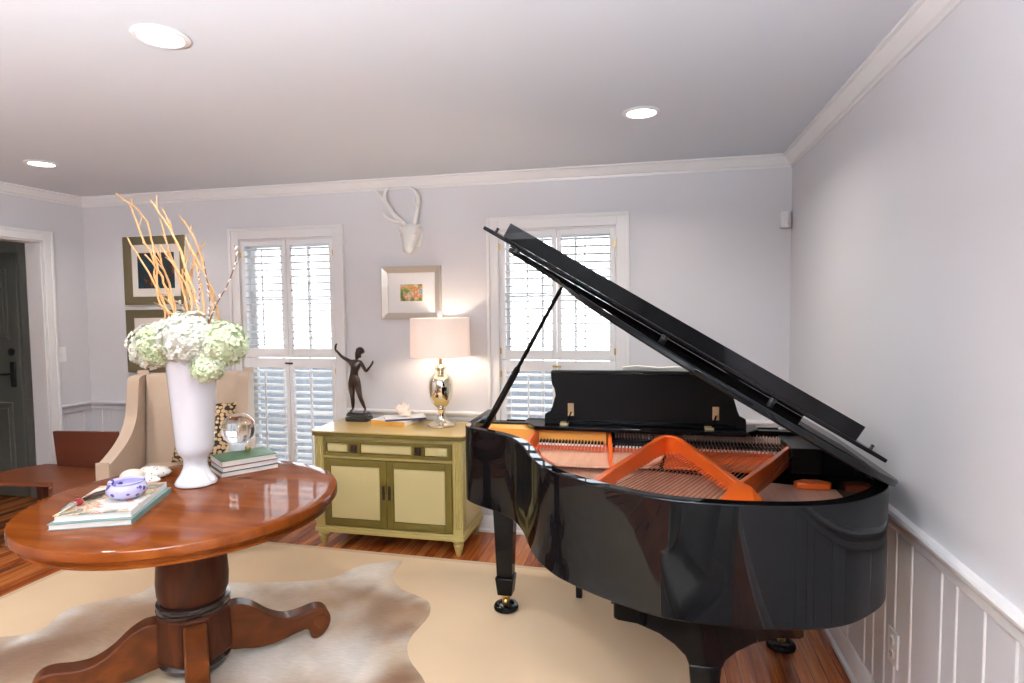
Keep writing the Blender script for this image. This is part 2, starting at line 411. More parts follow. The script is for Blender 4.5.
struct(m, 'trim_door_jamb', trim_m, bevel=.002)
m = MB(); m.prism([(-d, z) for d, z in rail], -5.87, XL-.14, 'x'); struct(m, 'trim_hall_rail', hall_m)
# hall door
d = empty('door_1', (-6.33, -.02, 0), kind='structure')
m = MB(); m.box(-.46, .46, -.025, .02, .01, 2.03)
m.build('door_slab', door_m, d, bevel=.003)
for (x0, x1) in ((-.36, -.05), (.05, .36)):
    for (z0, z1) in ((.18, .80), (1.32, 1.9)):
        p = MB(); p.box(x0, x1, -.036, -.024, z0, z0+.03); p.box(x0, x1, -.036, -.024, z1-.03, z1); p.box(x0, x0+.03, -.036, -.024, z0+.03, z1-.03); p.box(x1-.03, x1, -.036, -.024, z0+.03, z1-.03)
        p.box(x0+.05, x1-.05, -.032, -.024, z0+.05, z1-.05)
        p.build('door_panel', door_m, d, bevel=.004)
m = MB(); m.box(.36, .41, -.04, -.024, .93, 1.14)
h = m.build('handle_plate', black_hw, d, bevel=.006); tag(h, 'black lever handle plate')
m = MB(); m.tube([(.385, -.035, 1.04), (.385, -.085, 1.04), (.36, -.095, 1.04), (.27, -.092, 1.035)], [.011, .011, .011, .008]); m.build('lever', black_hw, h)
m = MB(); m.lathe([(.032, 0), (.032, .012), (.02, .02), (0, .02)], n=20, M=Matrix.Translation((.375, -.024, 1.22)) @ Matrix.Rotation(pi/2, 4, 'X'))
m.build('deadbolt', black_hw, d)
m = MB(); m.box(-.54, -.465, -.005, .015, 0, 2.1); m.box(.465, .54, -.005, .015, 0, 2.1); m.box(-.465, .465, -.005, .015, 2.035, 2.1); m.build('door_frame', hall_m, d, bevel=.004)

# windows with plantation shutters
def window(i, c, w):
    r = empty('window_%d' % i, (c, 0, 0), kind='structure'); o = (0, 0, 0)
    m = MB()
    t = .082
    for s in (-1, 1):
        a, b = sorted((s*w, s*(w+t))); m.box(a, b, -.020, 0, WZ0-t, WZ1+t)
        a, b = sorted((s*(w+t-.022), s*(w+t))); m.box(a, b, -.030, -.020, WZ0-t, WZ1+t)
    m.box(-w, w, -.020, 0, WZ1, WZ1+t); m.box(-w-t+.022, w+t-.022, -.030, -.020, WZ1+t-.022, WZ1+t)
    m.box(-w, w, -.020, 0, WZ0-t, WZ0); m.build('casing', trim_m, r, bevel=.003)
    m = MB()
    m.box(-w, -w+.012, 0, .15, WZ0, WZ1); m.box(w-.012, w, 0, .15, WZ0, WZ1); m.box(-w+.012, w-.012, 0, .15, WZ1-.012, WZ1); m.box(-w+.012, w-.012, 0, .15, WZ0, WZ0+.012)
    m.build('reveal', trim_m, r)
    # sashes, six over six
    m = MB(); z0, z1, x1 = WZ0+.012, WZ1-.012, w-.012; zm = 1.21
    for a, b, y in ((z0, zm+.02, .085), (zm-.02, z1, .10)):
        m.box(-x1, -x1+.038, y, y+.03, a, b); m.box(x1-.038, x1, y, y+.03, a, b); m.box(-x1+.038, x1-.038, y, y+.03, a, a+.045); m.box(-x1+.038, x1-.038, y, y+.03, b-.04, b)
        for k in (1, 2):
            x = -x1+.038+(2*x1-.076)*k/3; m.box(x-.008, x+.008, y+.005, y+.025, a+.045, b-.04)
        z = (a+b)/2; m.box(-x1+.038, x1-.038, y+.006, y+.024, z-.008, z+.008)
    m.build('sash', shut_m, r)
    MB().box(-x1+.03, x1-.03, .1175, .1195, z0+.03, z1-.03).build('pane', pane_m, r, smooth=0)
    # four shutter panels
    for s in (-1, 1):
        for up in (0, 1):
            a, b = (.012-w, -.002) if s < 0 else (.002, w-.012)
            z0, z1 = ((WZ0+.014, 1.186) if not up else (1.192, WZ1-.014))
            y0, y1 = -.004, .024
            m = MB(); st = .030
            m.box(a, a+st, y0, y1, z0, z1); m.box(b-st, b, y0, y1, z0, z1)
            m.box(a+st, b-st, y0, y1, z1-(.036 if up else .072), z1); m.box(a+st, b-st, y0, y1, z0, z0+(.066 if up else .075))
            p = m.build('shutter_panel', shut_m, r, bevel=.0025)
            zl, zh = z0+(.066 if up else .075), z1-(.036 if up else .072)
            n = round((zh-zl)/.0515); pitch = (zh-zl)/n; tilt = rad(-7 if up else 14)
            m = MB()
            for k in range(n):
                z = zl+pitch*(k+.5)
                pr = []
                for q in range(10):
                    an = 2*pi*q/10; u_, v_ = .028*cos(an), .0042*sin(an)
                    pr.append((.010+u_*cos(tilt)-v_*sin(tilt), z+u_*sin(tilt)+v_*cos(tilt)))
                m.prism(pr, a+st-.001, b-st+.001, 'x')
            m.build('louvers', shut_m, p, smooth=50)
            m = MB(); x = (a+b)/2; m.box(x-.005, x+.005, -.030, -.019, zl+.02, zh-.02); m.build('tilt_rod', shut_m, p, bevel=.002)
            for z in ((z0+.09, z1-.09) if not up else (z0+.06, z1-.10)):
                m = MB(); x = a-.008 if s < 0 else b+.008
                m.box(x-.009, x+.009, -.0075, -.0045, z-.020, z+.020); m.tube([(x, -.009, z-.022), (x, -.009, z+.022)], .0038)
                tag(m.build('hinge', brass_m, p), 'small brass hinge')
    for z in (1.15, ):
        m = MB(); m.box(-.03, .03, -.012, -.0045, z-.006, z+.006); m.tube([(.012, -.012, z), (.012, -.022, z)], .005); m.build('latch', brass_m if i == 2 else bronze_m, r)
window(1, *WIN[0]); window(2, *WIN[1])
# garden outside
struct(MB().box(-30, 20, .4, 17, -.75, -.6), 'ground_outside', lawn_m, smooth=0)

# ------------------------------------------------------------------ rug and hide
m = MB(); rp = [(-.60, -3.6), (-.60, -.545), (-3.33, -.50), (-4.25, -1.06), (-4.25, -3.6)]
m.prism(rp, .0005, .008); r = m.build('area_rug', rug_m, bevel=.003)
tag(r, 'large plain beige woven rug spread across the oak floor', 'rug')
m = MB()
for i in range(5):
    a, b = Vector(rp[i]), Vector(rp[(i+1) % 5]); d = (b-a).normalized(); nrm = Vector((-d.y, d.x))
    c = sum((Vector(p) for p in rp), Vector((0, 0)))/5
    if (c-a).dot(nrm) < 0: nrm = -nrm
    m.prism([tuple(a), tuple(b), tuple(b+nrm*.028), tuple(a+nrm*.028)], .0078, .0095)
m.build('rug_binding', rug_edge, r)

hp = [(-2.30, -.60), (-2.28, -.80), (-2.16, -.95), (-1.97, -1.05), (-1.91, -1.19), (-1.92, -1.41), (-1.86, -1.56), (-1.72, -1.72), (-1.62, -1.95), (-1.75, -2.2), (-1.95, -2.35), (-1.9, -2.7), (-2.1, -3.0),
      (-2.5, -2.8), (-2.9, -2.85), (-3.3, -2.95), (-3.6, -3.15), (-3.75, -2.8), (-3.62, -2.45), (-3.75, -2.2), (-4.0, -2.0), (-3.95, -1.85), (-3.70, -1.72), (-3.76, -1.50), (-3.54, -1.29), (-3.52, -1.16), (-3.12, -1.07), (-2.92, -1.03), (-2.62, -.92), (-2.52, -.72), (-2.41, -.66)]
hp = [p[:2] for p in spline([(x, y, 0) for x, y in hp], 4, True)]
def inside(p, poly):
    r = False; x, y = p; j = len(poly)-1
    for i in range(len(poly)):
        a, b = poly[i], poly[j]
        if (a[1] > y) != (b[1] > y) and x < (b[0]-a[0])*(y-a[1])/(b[1]-a[1])+a[0]: r = not r
        j = i
    return r
bm = bmesh.new()
vs = [bm.verts.new((x, y, .0105)) for x, y in hp]; f = bm.faces.new(vs)
bmesh.ops.triangulate(bm, faces=[f]); 
for k in range(5):
    bmesh.ops.subdivide_edges(bm, edges=[e for e in bm.edges if e.calc_length() > .035], cuts=1)
    bmesh.ops.triangulate(bm, faces=bm.faces[:])
top = bm.faces[:]
ex = bmesh.ops.extrude_face_region(bm, geom=top)
for v in ex['geom']:
    if isinstance(v, bmesh.types.BMVert): v.co.z = .0085
bmesh.ops.recalc_face_normals(bm, faces=bm.faces[:])
me = bpy.data.meshes.new('cowhide_rug'); bm.to_mesh(me); bm.free()
ca = me.color_attributes.new('coat', 'FLOAT_COLOR', 'POINT')
WHT, TAN, BRN, CRM = Vector((.78, .71, .63)), Vector((.36, .21, .11)), Vector((.18, .080, .03)), Vector((.60, .44, .28))
blobs = [((-2.37, -1.05), .13, BRN, .7), ((-2.10, -1.15), .17, BRN, .95), ((-2.02, -1.36), .13, BRN, .95), ((-1.82, -1.74), .20, BRN, 1.), ((-2.0, -1.12), .07, BRN, .6), ((-2.55, -1.5), .10, TAN, .8), ((-2.2, -1.25), .22, TAN, .7), ((-1.98, -1.2), .12, TAN, .8),
         ((-3.45, -1.75), .36, TAN, 1.), ((-3.35, -1.5), .22, TAN, 1.), ((-3.62, -1.95), .28, BRN, .9), ((-3.5, -1.75), .18, BRN, .7), ((-3.2, -1.6), .2, TAN, .9), ((-2.95, -1.12), .12, BRN, .35), ((-2.75, -1.1), .18, TAN, .6), ((-2.55, -1.2), .25, TAN, .5), ((-2.2, -1.9), .25, TAN, .7)]
whites = [((-2.75, -.96), .14), ((-2.5, -.86), .14), ((-2.40, -.72), .10), ((-2.5, -1.68), .22), ((-2.2, -1.60), .18), ((-2.05, -1.64), .10), ((-3.75, -1.56), .11), ((-3.55, -1.24), .1), ((-3.1, -1.12), .13), ((-2.45, -1.4), .12), ((-3.72, -1.74), .08)]
for i, v in enumerate(me.vertices):
    p = v.co; n1 = noise.noise(Vector((p.x*5, p.y*5, 1.3))); n2 = noise.noise(Vector((p.x*14, p.y*14, 5))); n3 = noise.noise(Vector((p.x*4-p.y*2, p.y*9+p.x*3, 9)))
    q = Vector((p.x+.07*n1+.03*n2, p.y+.07*noise.noise(Vector((p.x*5, p.y*5, 7)))+.03*n2))
    c = CRM.lerp(WHT, min(1, max(0, .35+n3*.9)))
    for (b, r_, col, k) in blobs:
        d = (q-Vector(b)).length/r_; c = c.lerp(col, k*math.exp(-d**2*1.2))
    for (b, r_) in whites:
        d = (q-Vector(b)).length/r_; c = c.lerp(WHT, .95*math.exp(-d**2*1.2))
    c = c*(1+.10*n2)
    ca.data[i].color = (*c, 1)
me.materials.append(hide_m); me.polygons.foreach_set('use_smooth', [True]*len(me.polygons)); me.set_sharp_from_angle(angle=rad(50))
o = bpy.data.objects.new('cowhide_rug', me); COL.objects.link(o)
tag(o, 'white and tan cowhide lying on the beige rug under the round table', 'cowhide')

# ------------------------------------------------------------------ small wall fittings and ceiling lights
o = empty('light_switch', (XL, -.237, 1.22), label='white light switch on the wall beside the doorway', cat='light switch')
MB().box(0, .006, -.038, .038, -.058, .058).build('plate', plastic_w, o, bevel=.002)
MB().box(.006, .016, -.006, .006, -.011, .011).build('toggle', plastic_w, o, bevel=.002)
o = empty('wall_outlet', (0, -1.665, .344), label='white electrical outlet on the panelled wall behind the piano tail', cat='outlet')
p = MB().box(-.007, 0, -.040, .040, -.062, .062).build('cover_plate', plastic_w, o, bevel=.002)
for z in (-.024, .024):
    q = MB(); q.lathe([(.017, 0), (.017, .004), (0, .004)], n=20, M=Matrix.Translation((-.007, 0, z)) @ Matrix.Rotation(-pi/2, 4, 'Y')); q = q.build('socket', plastic_w, o)
    s = MB()
    for y, l in ((-.006, .009), (.006, .007)): s.box(-.0122, -.0108, y-.001, y+.001, z-l/2+.003, z+l/2+.003)
    s.tube([(-.0122, 0, z-.008), (-.0108, 0, z-.008)], .0022); s.build('slots', slot_m, q)
o = empty('motion_sensor', (-.036, 0, 2.055), label='small white motion sensor high in the wall corner above the piano', cat='sensor')
m = MB(); m.prism([(-.032, 0), (.030, 0), (.030, -.030), (.012, -.046), (-.018, -.046), (-.032, -.032)], -.05, .05); m.build('housing', plastic_w, o, bevel=.006)
m = MB(); m.prism([(-.017, -.044), (.011, -.044), (.006, -.052), (-.012, -.052)], -.036, .000); m.build('sensor_window', white_c, o, bevel=.003)
def downlight(x, y, label, vis=True):
    o = empty('recessed_light', (x, y, H), label=label, cat='ceiling light', group='recessed ceiling lights')
    m = MB(); m.lathe([(.068, -.001), (.086, -.001), (.088, -.004), (.082, -.008), (.069, -.010), (.065, -.006), (.068, -.001)], n=40); m.build('trim_ring', trim_m, o)
    m = MB(); m.lathe([(0, -.006), (.05, -.006), (.067, -.0045), (.067, -.001), (0, -.001)], n=40); m.build('lens', lens_m, o)
    return o
downlight(-2.40, -2.23, 'glowing recessed ceiling light nearest the camera, above the round table')
downlight(-.876, -1.05, 'glowing recessed ceiling light above the grand piano')
downlight(-4.41, -.99, 'glowing recessed ceiling light near the doorway corner')
# ------------------------------------------------------------------ grand piano
PO = (-.895, -1.52, 0)
piano = empty('grand_piano', PO, label='black glossy grand piano with raised lid and copper-coloured iron frame', cat='piano')
def pb(m, name, mt, par=None, **k): return m.build(name, mt, par or piano, org=PO, **k)
ZT, ZB = 1.0, .652
curve = [(-1.680, -1.20), (-1.680, -1.26), (-1.655, -1.325), (-1.59, -1.385), (-1.483, -1.452), (-1.388, -1.545), (-1.318, -1.676), (-1.268, -1.81), (-1.210, -1.93), (-1.14, -2.02), (-1.075, -2.075),
         (-1.0, -2.128), (-.95, -2.157), (-.857, -2.205), (-.776, -2.230), (-.688, -2.240), (-.582, -2.240), (-.468, -2.226), (-.375, -2.200), (-.30, -2.162), (-.235, -2.105), (-.165, -2.02), (-.125, -1.93), (-.112, -1.84), (-.11, -1.75)]
sp = [p[:2] for p in spline([(x, y, 0) for x, y in curve], 4)]
outer = [(-1.680, -.86), (-1.680, -1.0), (-1.680, -1.1)]+sp+[(-.11, -1.5), (-.11, -1.2), (-.11, -1.0), (-.11, -.86)]
def offset(poly, d):
    out = []
    for i, p in enumerate(poly):
        a = Vector(poly[max(i-1, 0)]); b = Vector(poly[min(i+1, len(poly)-1)]); t = (b-a).normalized()
        out.append((p[0]-t.y*d, p[1]+t.x*d))
    return out
inner = offset(outer, .042)
def sweep(m, A, B, z0, z1):
    n = len(A); vs = []
    for a, b in zip(A, B): vs += [(a[0], a[1], z0), (a[0], a[1], z1), (b[0], b[1], z1), (b[0], b[1], z0)]
    fs = [(0, 1, 2, 3), (4*n-4, 4*n-3, 4*n-2, 4*n-1)]
    for i in range(n-1):
        for k in range(4): fs.append((4*i+k, 4*i+(k+1) % 4, 4*i+4+(k+1) % 4, 4*i+4+k))
    m.add(vs, fs)
m = MB(); sweep(m, outer, inner, ZB, ZT)
# arms slope down to the keyboard end
for x0, x1 in ((-1.68, -1.638), (-.152, -.11)):
    m.prism([(-.86, ZB), (-.86, ZT), (-.845, .985), (-.835, .93), (-.825, .83), (-.795, .765), (-.755, .755), (-.755, ZB)], x0, x1, 'x')
rim = pb(m, 'rim', lacquer, bevel=.005, seg=3, smooth=50)
in2 = offset(outer, .0415)
# underside beams and key bed
m = MB(); m.box(-1.638, -.152, -1.14, -.775, .66, .715)
m.box(-1.638, -.152, -.775, -.757, .66, .745)
pb(m, 'key_bed', lacquer, bevel=.003)
m = MB()
for (a, b) in (((-1.45, -1.15), (-.75, -2.1)), ((-.35, -1.15), (-.55, -2.1)), ((-.9, -1.15), (-.62, -2.1))):
    d = (Vector(b)-Vector(a)).normalized(); nx = Vector((-d.y, d.x))*.04
    A = Vector(a); B = Vector(b); m.prism([tuple(A+nx), tuple(B+nx), tuple(B-nx), tuple(A-nx)], .70, .79)
pb(m, 'back_posts', lacquer_in)
# soundboard
m = MB(); poly = [p for p in in2 if p[1] < -1.2]; m.prism(poly, .835, .845); pb(m, 'soundboard', sb_m, smooth=0)
# keyboard, key slip, fallboard
m = MB()
for k in range(52):
    x = -1.525+k*.02415; m.box(x+.0005, x+.0236, -.935, -.785, .725, .746)
kb = pb(m, 'keyboard', white_ivory, bevel=.001)
m = MB()
for k in range(51):
    if k % 7 in (0, 2, 3, 5, 6):
        x = -1.525+(k+1)*.02415; m.taper((x, -.885, 0), .0135, .098, .746, .010, .09, .757)
pb(m, 'black_keys', lacquer, kb)
m = MB(); m.prism([(-.955, .72), (-.938, .72), (-.940, .80), (-.955, .90), (-.985, .975), (-1.0, .975), (-.975, .88)], -1.545, -.255, 'x'); pb(m, 'fallboard', lacquer, bevel=.003)
for x0, x1 in ((-1.637, -1.548), (-.252, -.153)):
    m = MB(); m.box(x0, x1, -.96, -.78, .718, .79); pb(m, 'key_block', lacquer, bevel=.006)
# iron frame
frame = MB()
# flange following the bent side and tail
seg_i = [i for i, p in enumerate(outer) if p[1] < -1.16 and p[0] < -.2]
fo = offset(outer, .0425); fi = offset(outer, .125)
sweep(frame, [fo[i] for i in seg_i], [fi[i] for i in seg_i], .868, .885)
frame.box(-1.62, -.29, -1.20, -1.02, .868, .900)
frame_o = pb(frame, 'iron_frame', orange_m, bevel=.004)
m = MB()      # treble corner web of the frame with its round opening
m.prism([(-1.615, -1.22), (-1.60, -1.30), (-1.47, -1.40), (-1.36, -1.50), (-1.29, -1.64), (-1.24, -1.78), (-1.17, -1.90), (-1.08, -2.0), (-1.03, -2.0), (-1.16, -1.72), (-1.24, -1.50), (-1.33, -1.30), (-1.34, -1.22)], .886, .894)
pb(m, 'treble_web', orange_m, frame_o, bevel=.003)
m = MB(); m.lathe([(0, 0), (.042, 0), (.042, .002), (0, .002)], c=(-1.225, -1.70, .8945), n=24, squash=(.7, 1)); pb(m, 'sound_hole', lacquer_in, frame_o)
def strut(name, pts, w, zb, mt=orange_m):
    """upright web along pts (x, y, ztop)"""
    m = MB(); n = len(pts); vs = []
    for i, p in enumerate(pts):
        a = Vector(pts[max(i-1, 0)][:2]); b = Vector(pts[min(i+1, n-1)][:2]); t = (b-a).normalized(); q = Vector((-t.y, t.x))*w/2
        z0 = zb[i] if hasattr(zb, '__len__') else zb
        vs += [(p[0]+q.x, p[1]+q.y, z0), (p[0]+q.x, p[1]+q.y, p[2]), (p[0]-q.x, p[1]-q.y, p[2]), (p[0]-q.x, p[1]-q.y, z0)]
    fs = [(0, 1, 2, 3), (4*n-4, 4*n-3, 4*n-2, 4*n-1)]
    for i in range(n-1):
        for k in range(4): fs.append((4*i+k, 4*i+(k+1) % 4, 4*i+4+(k+1) % 4, 4*i+4+k))
    m.add(vs, fs); return pb(m, name, mt, frame_o, bevel=.003, seg=2)
s1 = spline([(-1.075, -2.03, .90), (-1.045, -1.95, .925), (-1.0, -1.83, .945), (-.91, -1.60, .960), (-.83, -1.41, .975), (-.785, -1.31, .982), (-.755, -1.285, .983)], 4)
strut('strut', s1, .024, [.885]*10+[.90]*6+[.905]*(len(s1)-16))
s2 = spline([(-.765, -1.285, .983), (-.725, -1.31, .982), (-.68, -1.42, .975), (-.60, -1.66, .962), (-.545, -1.86, .955)], 4)
strut('strut', s2, .024, [.905]*5+[.895]*(len(s2)-5))
strut('strut', [(-.545, -1.86, .955), (-.40, -1.56, .952), (-.248, -1.22, .950)], .018, .872)
strut('post', spline([(-1.275, -1.62, .895), (-1.325, -1.50, .905), (-1.365, -1.36, .935), (-1.36, -1.24, .960), (-1.355, -1.12, .965)], 3), .014, .87)
strut('post', [(-.99, -1.46, .91), (-1.005, -1.30, .945), (-1.02, -1.10, .965)], .018, .87)
strut('post', [(-1.585, -1.27, .955), (-1.60, -1.16, .965)], .02, .87)
# nose where the struts meet, splayed to the tail
m = MB()
m.add([(-.545, -1.845, .957), (-.575, -1.90, .955), (-.515, -1.90, .955), (-.70, -2.125, .888), (-.655, -2.165, .888), (-.567, -2.02, .945), (-.525, -2.02, .945), (-.54, -2.175, .888), (-.47, -2.165, .888), (-.435, -2.125, .888),
       (-.70, -2.125, .868), (-.435, -2.125, .868), (-.545, -1.845, .868)],
      [(0, 1, 5, 6, 2), (1, 3, 4, 5), (5, 4, 7, 6), (6, 7, 8), (2, 6, 8, 9), (0, 12, 10, 3, 1), (0, 2, 9, 11, 12), (10, 11, 9, 8, 7, 4, 3), (10, 12, 11)])
pb(m, 'strut_nose', orange_m, frame_o, bevel=.002, smooth=20)
m = MB(); m.prism([(-.29, -1.53), (-.175, -1.53), (-.165, -1.50), (-.20, -1.47), (-.26, -1.47), (-.30, -1.50)], .8455, .872); pb(m, 'tail_lug', orange_m, frame_o, bevel=.006)
# pin block front with gold face, tuning pins
m = MB(); m.box(-1.628, -1.03, -1.150, -1.045, .9, .962); pb(m, 'treble_pin_block', gold_m, bevel=.004)
m = MB(); m.box(-1.01, -.17, -1.13, -1.045, .9, .925); pb(m, 'bass_pin_block', lacquer_in, bevel=.003)
m = MB(); rr = random.Random(2)
for k in range(58):
    for j in range(3):
        x = -.995+k*.0138+j*.003; m.tube([(x, -1.070-j*.022, .924), (x, -1.070-j*.022, .948+rr.random()*.004)], .0027, 6)
tp = pb(m, 'tuning_pins', steel_s); tp['kind'] = 'stuff'
# black action rail behind the dampers
m = MB(); m.box(-1.0, -.27, -1.195, -1.165, .9, .925); pb(m, 'damper_rail', lacquer_in, bevel=.003)
# dampers
def damper():
    m = MB(); m.cur = 0; m.box(-.0045, .0045, -.014, .014, .009, .019); m.box(-.0012, .0012, -.004, .004, .019, .025)
    m.cur = 1; m.box(-.0042, .0042, -.018, .018, 0, .009); return m.build('damper', [lacquer_in, felt_w], piano)
d0 = damper(); rx = [-1.325+k*.0148 for k in range(20)]+[-.98+k*.0150 for k in range(46)]
for i, x in enumerate(rx):
    d = d0 if i == 0 else d0.copy()
    if i: COL.objects.link(d); d.parent = piano
    d.location = (x-PO[0], -1.235-PO[1], .912)
# strings
def clip(a, b, poly):
    a = Vector(a); b = Vector(b); lo = 0
    for k in range(1, 61):
        p = a.lerp(b, k/60)
        if not inside(p, poly): break
        lo = k/60
    return tuple(a.lerp(b, lo))
lim = offset(outer, .10); bl = [p for p in lim if p[1] < -1.15]
for k in range(58):
    x = -1.53+k*.0152
    if abs(x+1.355) < .012 or abs(x+1.01) < .012: continue
    e = clip((x, -1.26), (x+.06+.0*k, -2.2), bl)
    m = MB(); m.tube([(x, -1.15, .921), (x, -1.26, .917), (e[0], e[1], .897)], .0007, 5); pb(m, 'string', steel_s, smooth=60)
for k in range(28):
    t = k/27; x = -.66+.42*t
    e = clip((x, -1.26), (x-.50+.10*t, -2.2), bl)
    m = MB(); m.tube([(x, -1.15, .930), (x, -1.26, .928), (e[0], e[1], .903)], .0017, 6); pb(m, 'string', copper_s, smooth=60)
m = MB(); m.prism([(-1.34, -1.20), (-1.30, -1.34), (-1.22, -1.46), (-1.05, -1.46), (-.80, -1.42), (-.77, -1.20)], .870, .880); pb(m, 'string_plate', sb_m, frame_o, bevel=.002)
m = MB(); m.prism([(-.76, -1.20), (-.78, -1.43), (-.37, -1.43), (-.30, -1.20)], .872, .884); pb(m, 'bass_plate', orange_m, frame_o, bevel=.002)
# bridges
m = MB()
br_ = spline([(-1.28, -1.55, 0), (-1.16, -1.72, 0), (-1.02, -1.86, 0), (-.85, -1.97, 0), (-.74, -2.02, 0)], 5)
A = [p[:2] for p in br_]; sweep(m, A, offset(A, .028), .8452, .893); pb(m, 'bridge', sb_m, bevel=.002)
# music shelf and desk
m = MB(); m.prism([(-1.43, -1.01), (-.36, -1.01), (-.36, -1.10), (-.43, -1.215), (-1.36, -1.215), (-1.43, -1.10)], .972, .990); pb(m, 'music_shelf', lacquer, bevel=.003)
m = MB(); m.box(-1.638, -.152, -1.055, -1.0, .93, .971); pb(m, 'stretcher', lacquer, bevel=.003)
m = MB(); m.box(-.27, -.153, -1.32, -1.06, .85, .955); pb(m, 'bass_corner_block', lacquer_in, bevel=.004)
MX = -.87
def desk_half(s):
    P = [(.0, .0), (.455, .0), (.452, .045), (.425, .060), (.415, .085), (.408, .11), (.400, .135), (.405, .165), (.418, .195), (.421, .235), (.418, .255), (.0, .258)]
    return [(s*x, z) for x, z in P]
R = desk_half(1); Lh = desk_half(-1)
poly = R[:-1]+[(0, .258)]+list(reversed(Lh[1:-1]))
M = Matrix.Translation((MX, -1.13, .991)) @ Matrix.Rotation(rad(3), 4, 'X')
m = MB(); m.prism(poly, -.010, .010, 'y', M=M); desk = pb(m, 'music_desk', lacquer_in, bevel=.004)
m = MB(); m.box(-.42, .42, -.014, -.0105, .238, .250, M=M); m.box(-.41, .41, -.014, -.0105, .012, .022, M=M); pb(m, 'desk_moulding', lacquer, desk, bevel=.001)
for x in (-.325, .325):
    m = MB(); m.box(x-.016, x+.012, -.016, -.0105, .045, .100, M=M); m.tube([M @ Vector((x-.016, -.016, .045)), M @ Vector((x+.012, -.016, .045))], .005)
    tag(pb(m, 'desk_hinge', brass_b, desk, bevel=.001), 'brass hinge plate on the back of the music desk')
    m = MB(); m.box(x-.050, x-.012, -.050, -.012, .0, .012, M=M); pb(m, 'desk_support', brass_b, desk, bevel=.002)
    m = MB(); m.tube([M @ Vector((x-.02, -.040, .006)), M @ Vector((x, -.014, .06))], .004); pb(m, 'desk_strut', lacquer, desk)
# lid
TH = rad(30.9); HX, HZ = -.112, .989
cs, sn = cos(TH), sin(TH)
LM = Matrix(((-cs, 0, sn, HX), (0, 1, 0, 0), (sn, 0, cs, HZ), (0, 0, 0, 1)))      # (s, y, n) -> world
YL, YFp = -1.285, -1.70
lo = offset(outer, -.014)
lp = [(HX-x, y) for x, y in lo if y < -1.30]
lp = [(lp[0][0], YL)]+lp+[(0.0, YL)]
lp = [(max(0, s), y) for s, y in lp]
m = MB(); m.prism(lp, 0, .022, 'z', M=LM); lid = pb(m, 'lid', lacquer, bevel=.006, seg=3, smooth=50)
m = MB(); m.box(-.045, 1.60, YFp, YL-.006, .040, .054, M=LM); flap = pb(m, 'lid_front_flap', lacquer, lid, bevel=.004)
m = MB(); m.box(.072, 1.515, YFp+.004, YFp+.022, .0545, .112, M=LM); pb(m, 'flap_lip', lacquer, flap, bevel=.002)
for s in (.01, 1.555):
    m = MB(); m.lathe([(.006, .0542), (.006, .060), (.004, .064), (.007, .067), (.005, .072), (0, .073)], c=(s, YFp+.03, 0), n=12, M=LM); pb(m, 'rubber_buffer', black_hw, flap)
for s in (.36, .8, 1.45):
    m = MB(); m.lathe([(.012, .0222), (.012, .0398), (0, .0398)], c=(s, YFp+.05, 0), n=12, M=LM); pb(m, 'flap_spacer', black_hw, flap)
for y in (-1.40, -1.86):
    m = MB(); m.tube([(HX+.006, y-.05, HZ+.002), (HX+.006, y+.05, HZ+.002)], .0065, 10); pb(m, 'lid_hinge', brass_m, lid)
m = MB(); m.box(.14, 1.575, YL-.006, YL-.001, .0225, .056, M=LM); pb(m, 'flap_hinge', lacquer, lid)
# prop stick
top = LM @ Vector((1.262, -1.40, -.006)); bot = Vector((-1.600, -1.235, .962))
pts = [bot.lerp(top, t) for t in (0, .05, .45, .47, .6, .8, .97, 1)]
m = MB(); m.tube(pts, [.012, .016, .015, .0085, .010, .0085, .009, .006], 10); stick = pb(m, 'prop_stick', lacquer)
m = MB(); m.lathe([(.016, -.004), (.016, .004), (.010, .006), (0, .006)], c=tuple(top), n=14); pb(m, 'prop_socket', brass_m, lid)
m = MB(); m.box(-1.636, -1.585, -1.255, -1.215, .945, .962); pb(m, 'stick_bracket', brass_m, bevel=.003)
# legs
def leg(c, z_top, bracket=False):
    cx, cy = c; m = MB()
    if bracket:
        P = [(.30, .652), (.30, .485), (.285, .478), (.22, .472), (.15, .447), (.10, .415), (.064, .380), (.052, .350)]
        poly = [(cx+x, z) for x, z in P]+[(cx-x, z) for x, z in reversed(P)]
        m.prism(poly, cy-.055, cy+.055, 'y'); z_top = .35; w = .103
    else: w = .112; m.box(cx-.085, cx+.085, cy-.085, cy+.085, z_top-.025, z_top)
    m.taper((cx, cy, 0), .078, .078, .185, w,  .108 if not bracket else .103, z_top-(.025 if not bracket else 0))
    m.taper((cx, cy, 0), .074, .074, .092, .094, .094, .185)
    l = pb(m, 'leg', lacquer, bevel=.005)
    m = MB(); m.box(cx-.016, cx-.011, cy-.016, cy+.016, .035, .085); m.box(cx+.011, cx+.016, cy-.016, cy+.016, .035, .085); m.lathe([(.028, .082), (.028, .0925), (0, .0925)], c=(cx, cy, 0), n=16)
    m.lathe([(0, -.010), (.021, -.010), (.024, -.006), (.024, .006), (.021, .010), (0, .010)], n=18, M=Matrix.Translation((cx, cy, .050)) @ Matrix.Rotation(pi/2, 4, 'Y'))
    pb(m, 'caster', brass_m, l)
    return l
leg((-1.545, -1.045), .66); leg((-.255, -1.115), .66); leg((-.655, -1.88), .652, True)
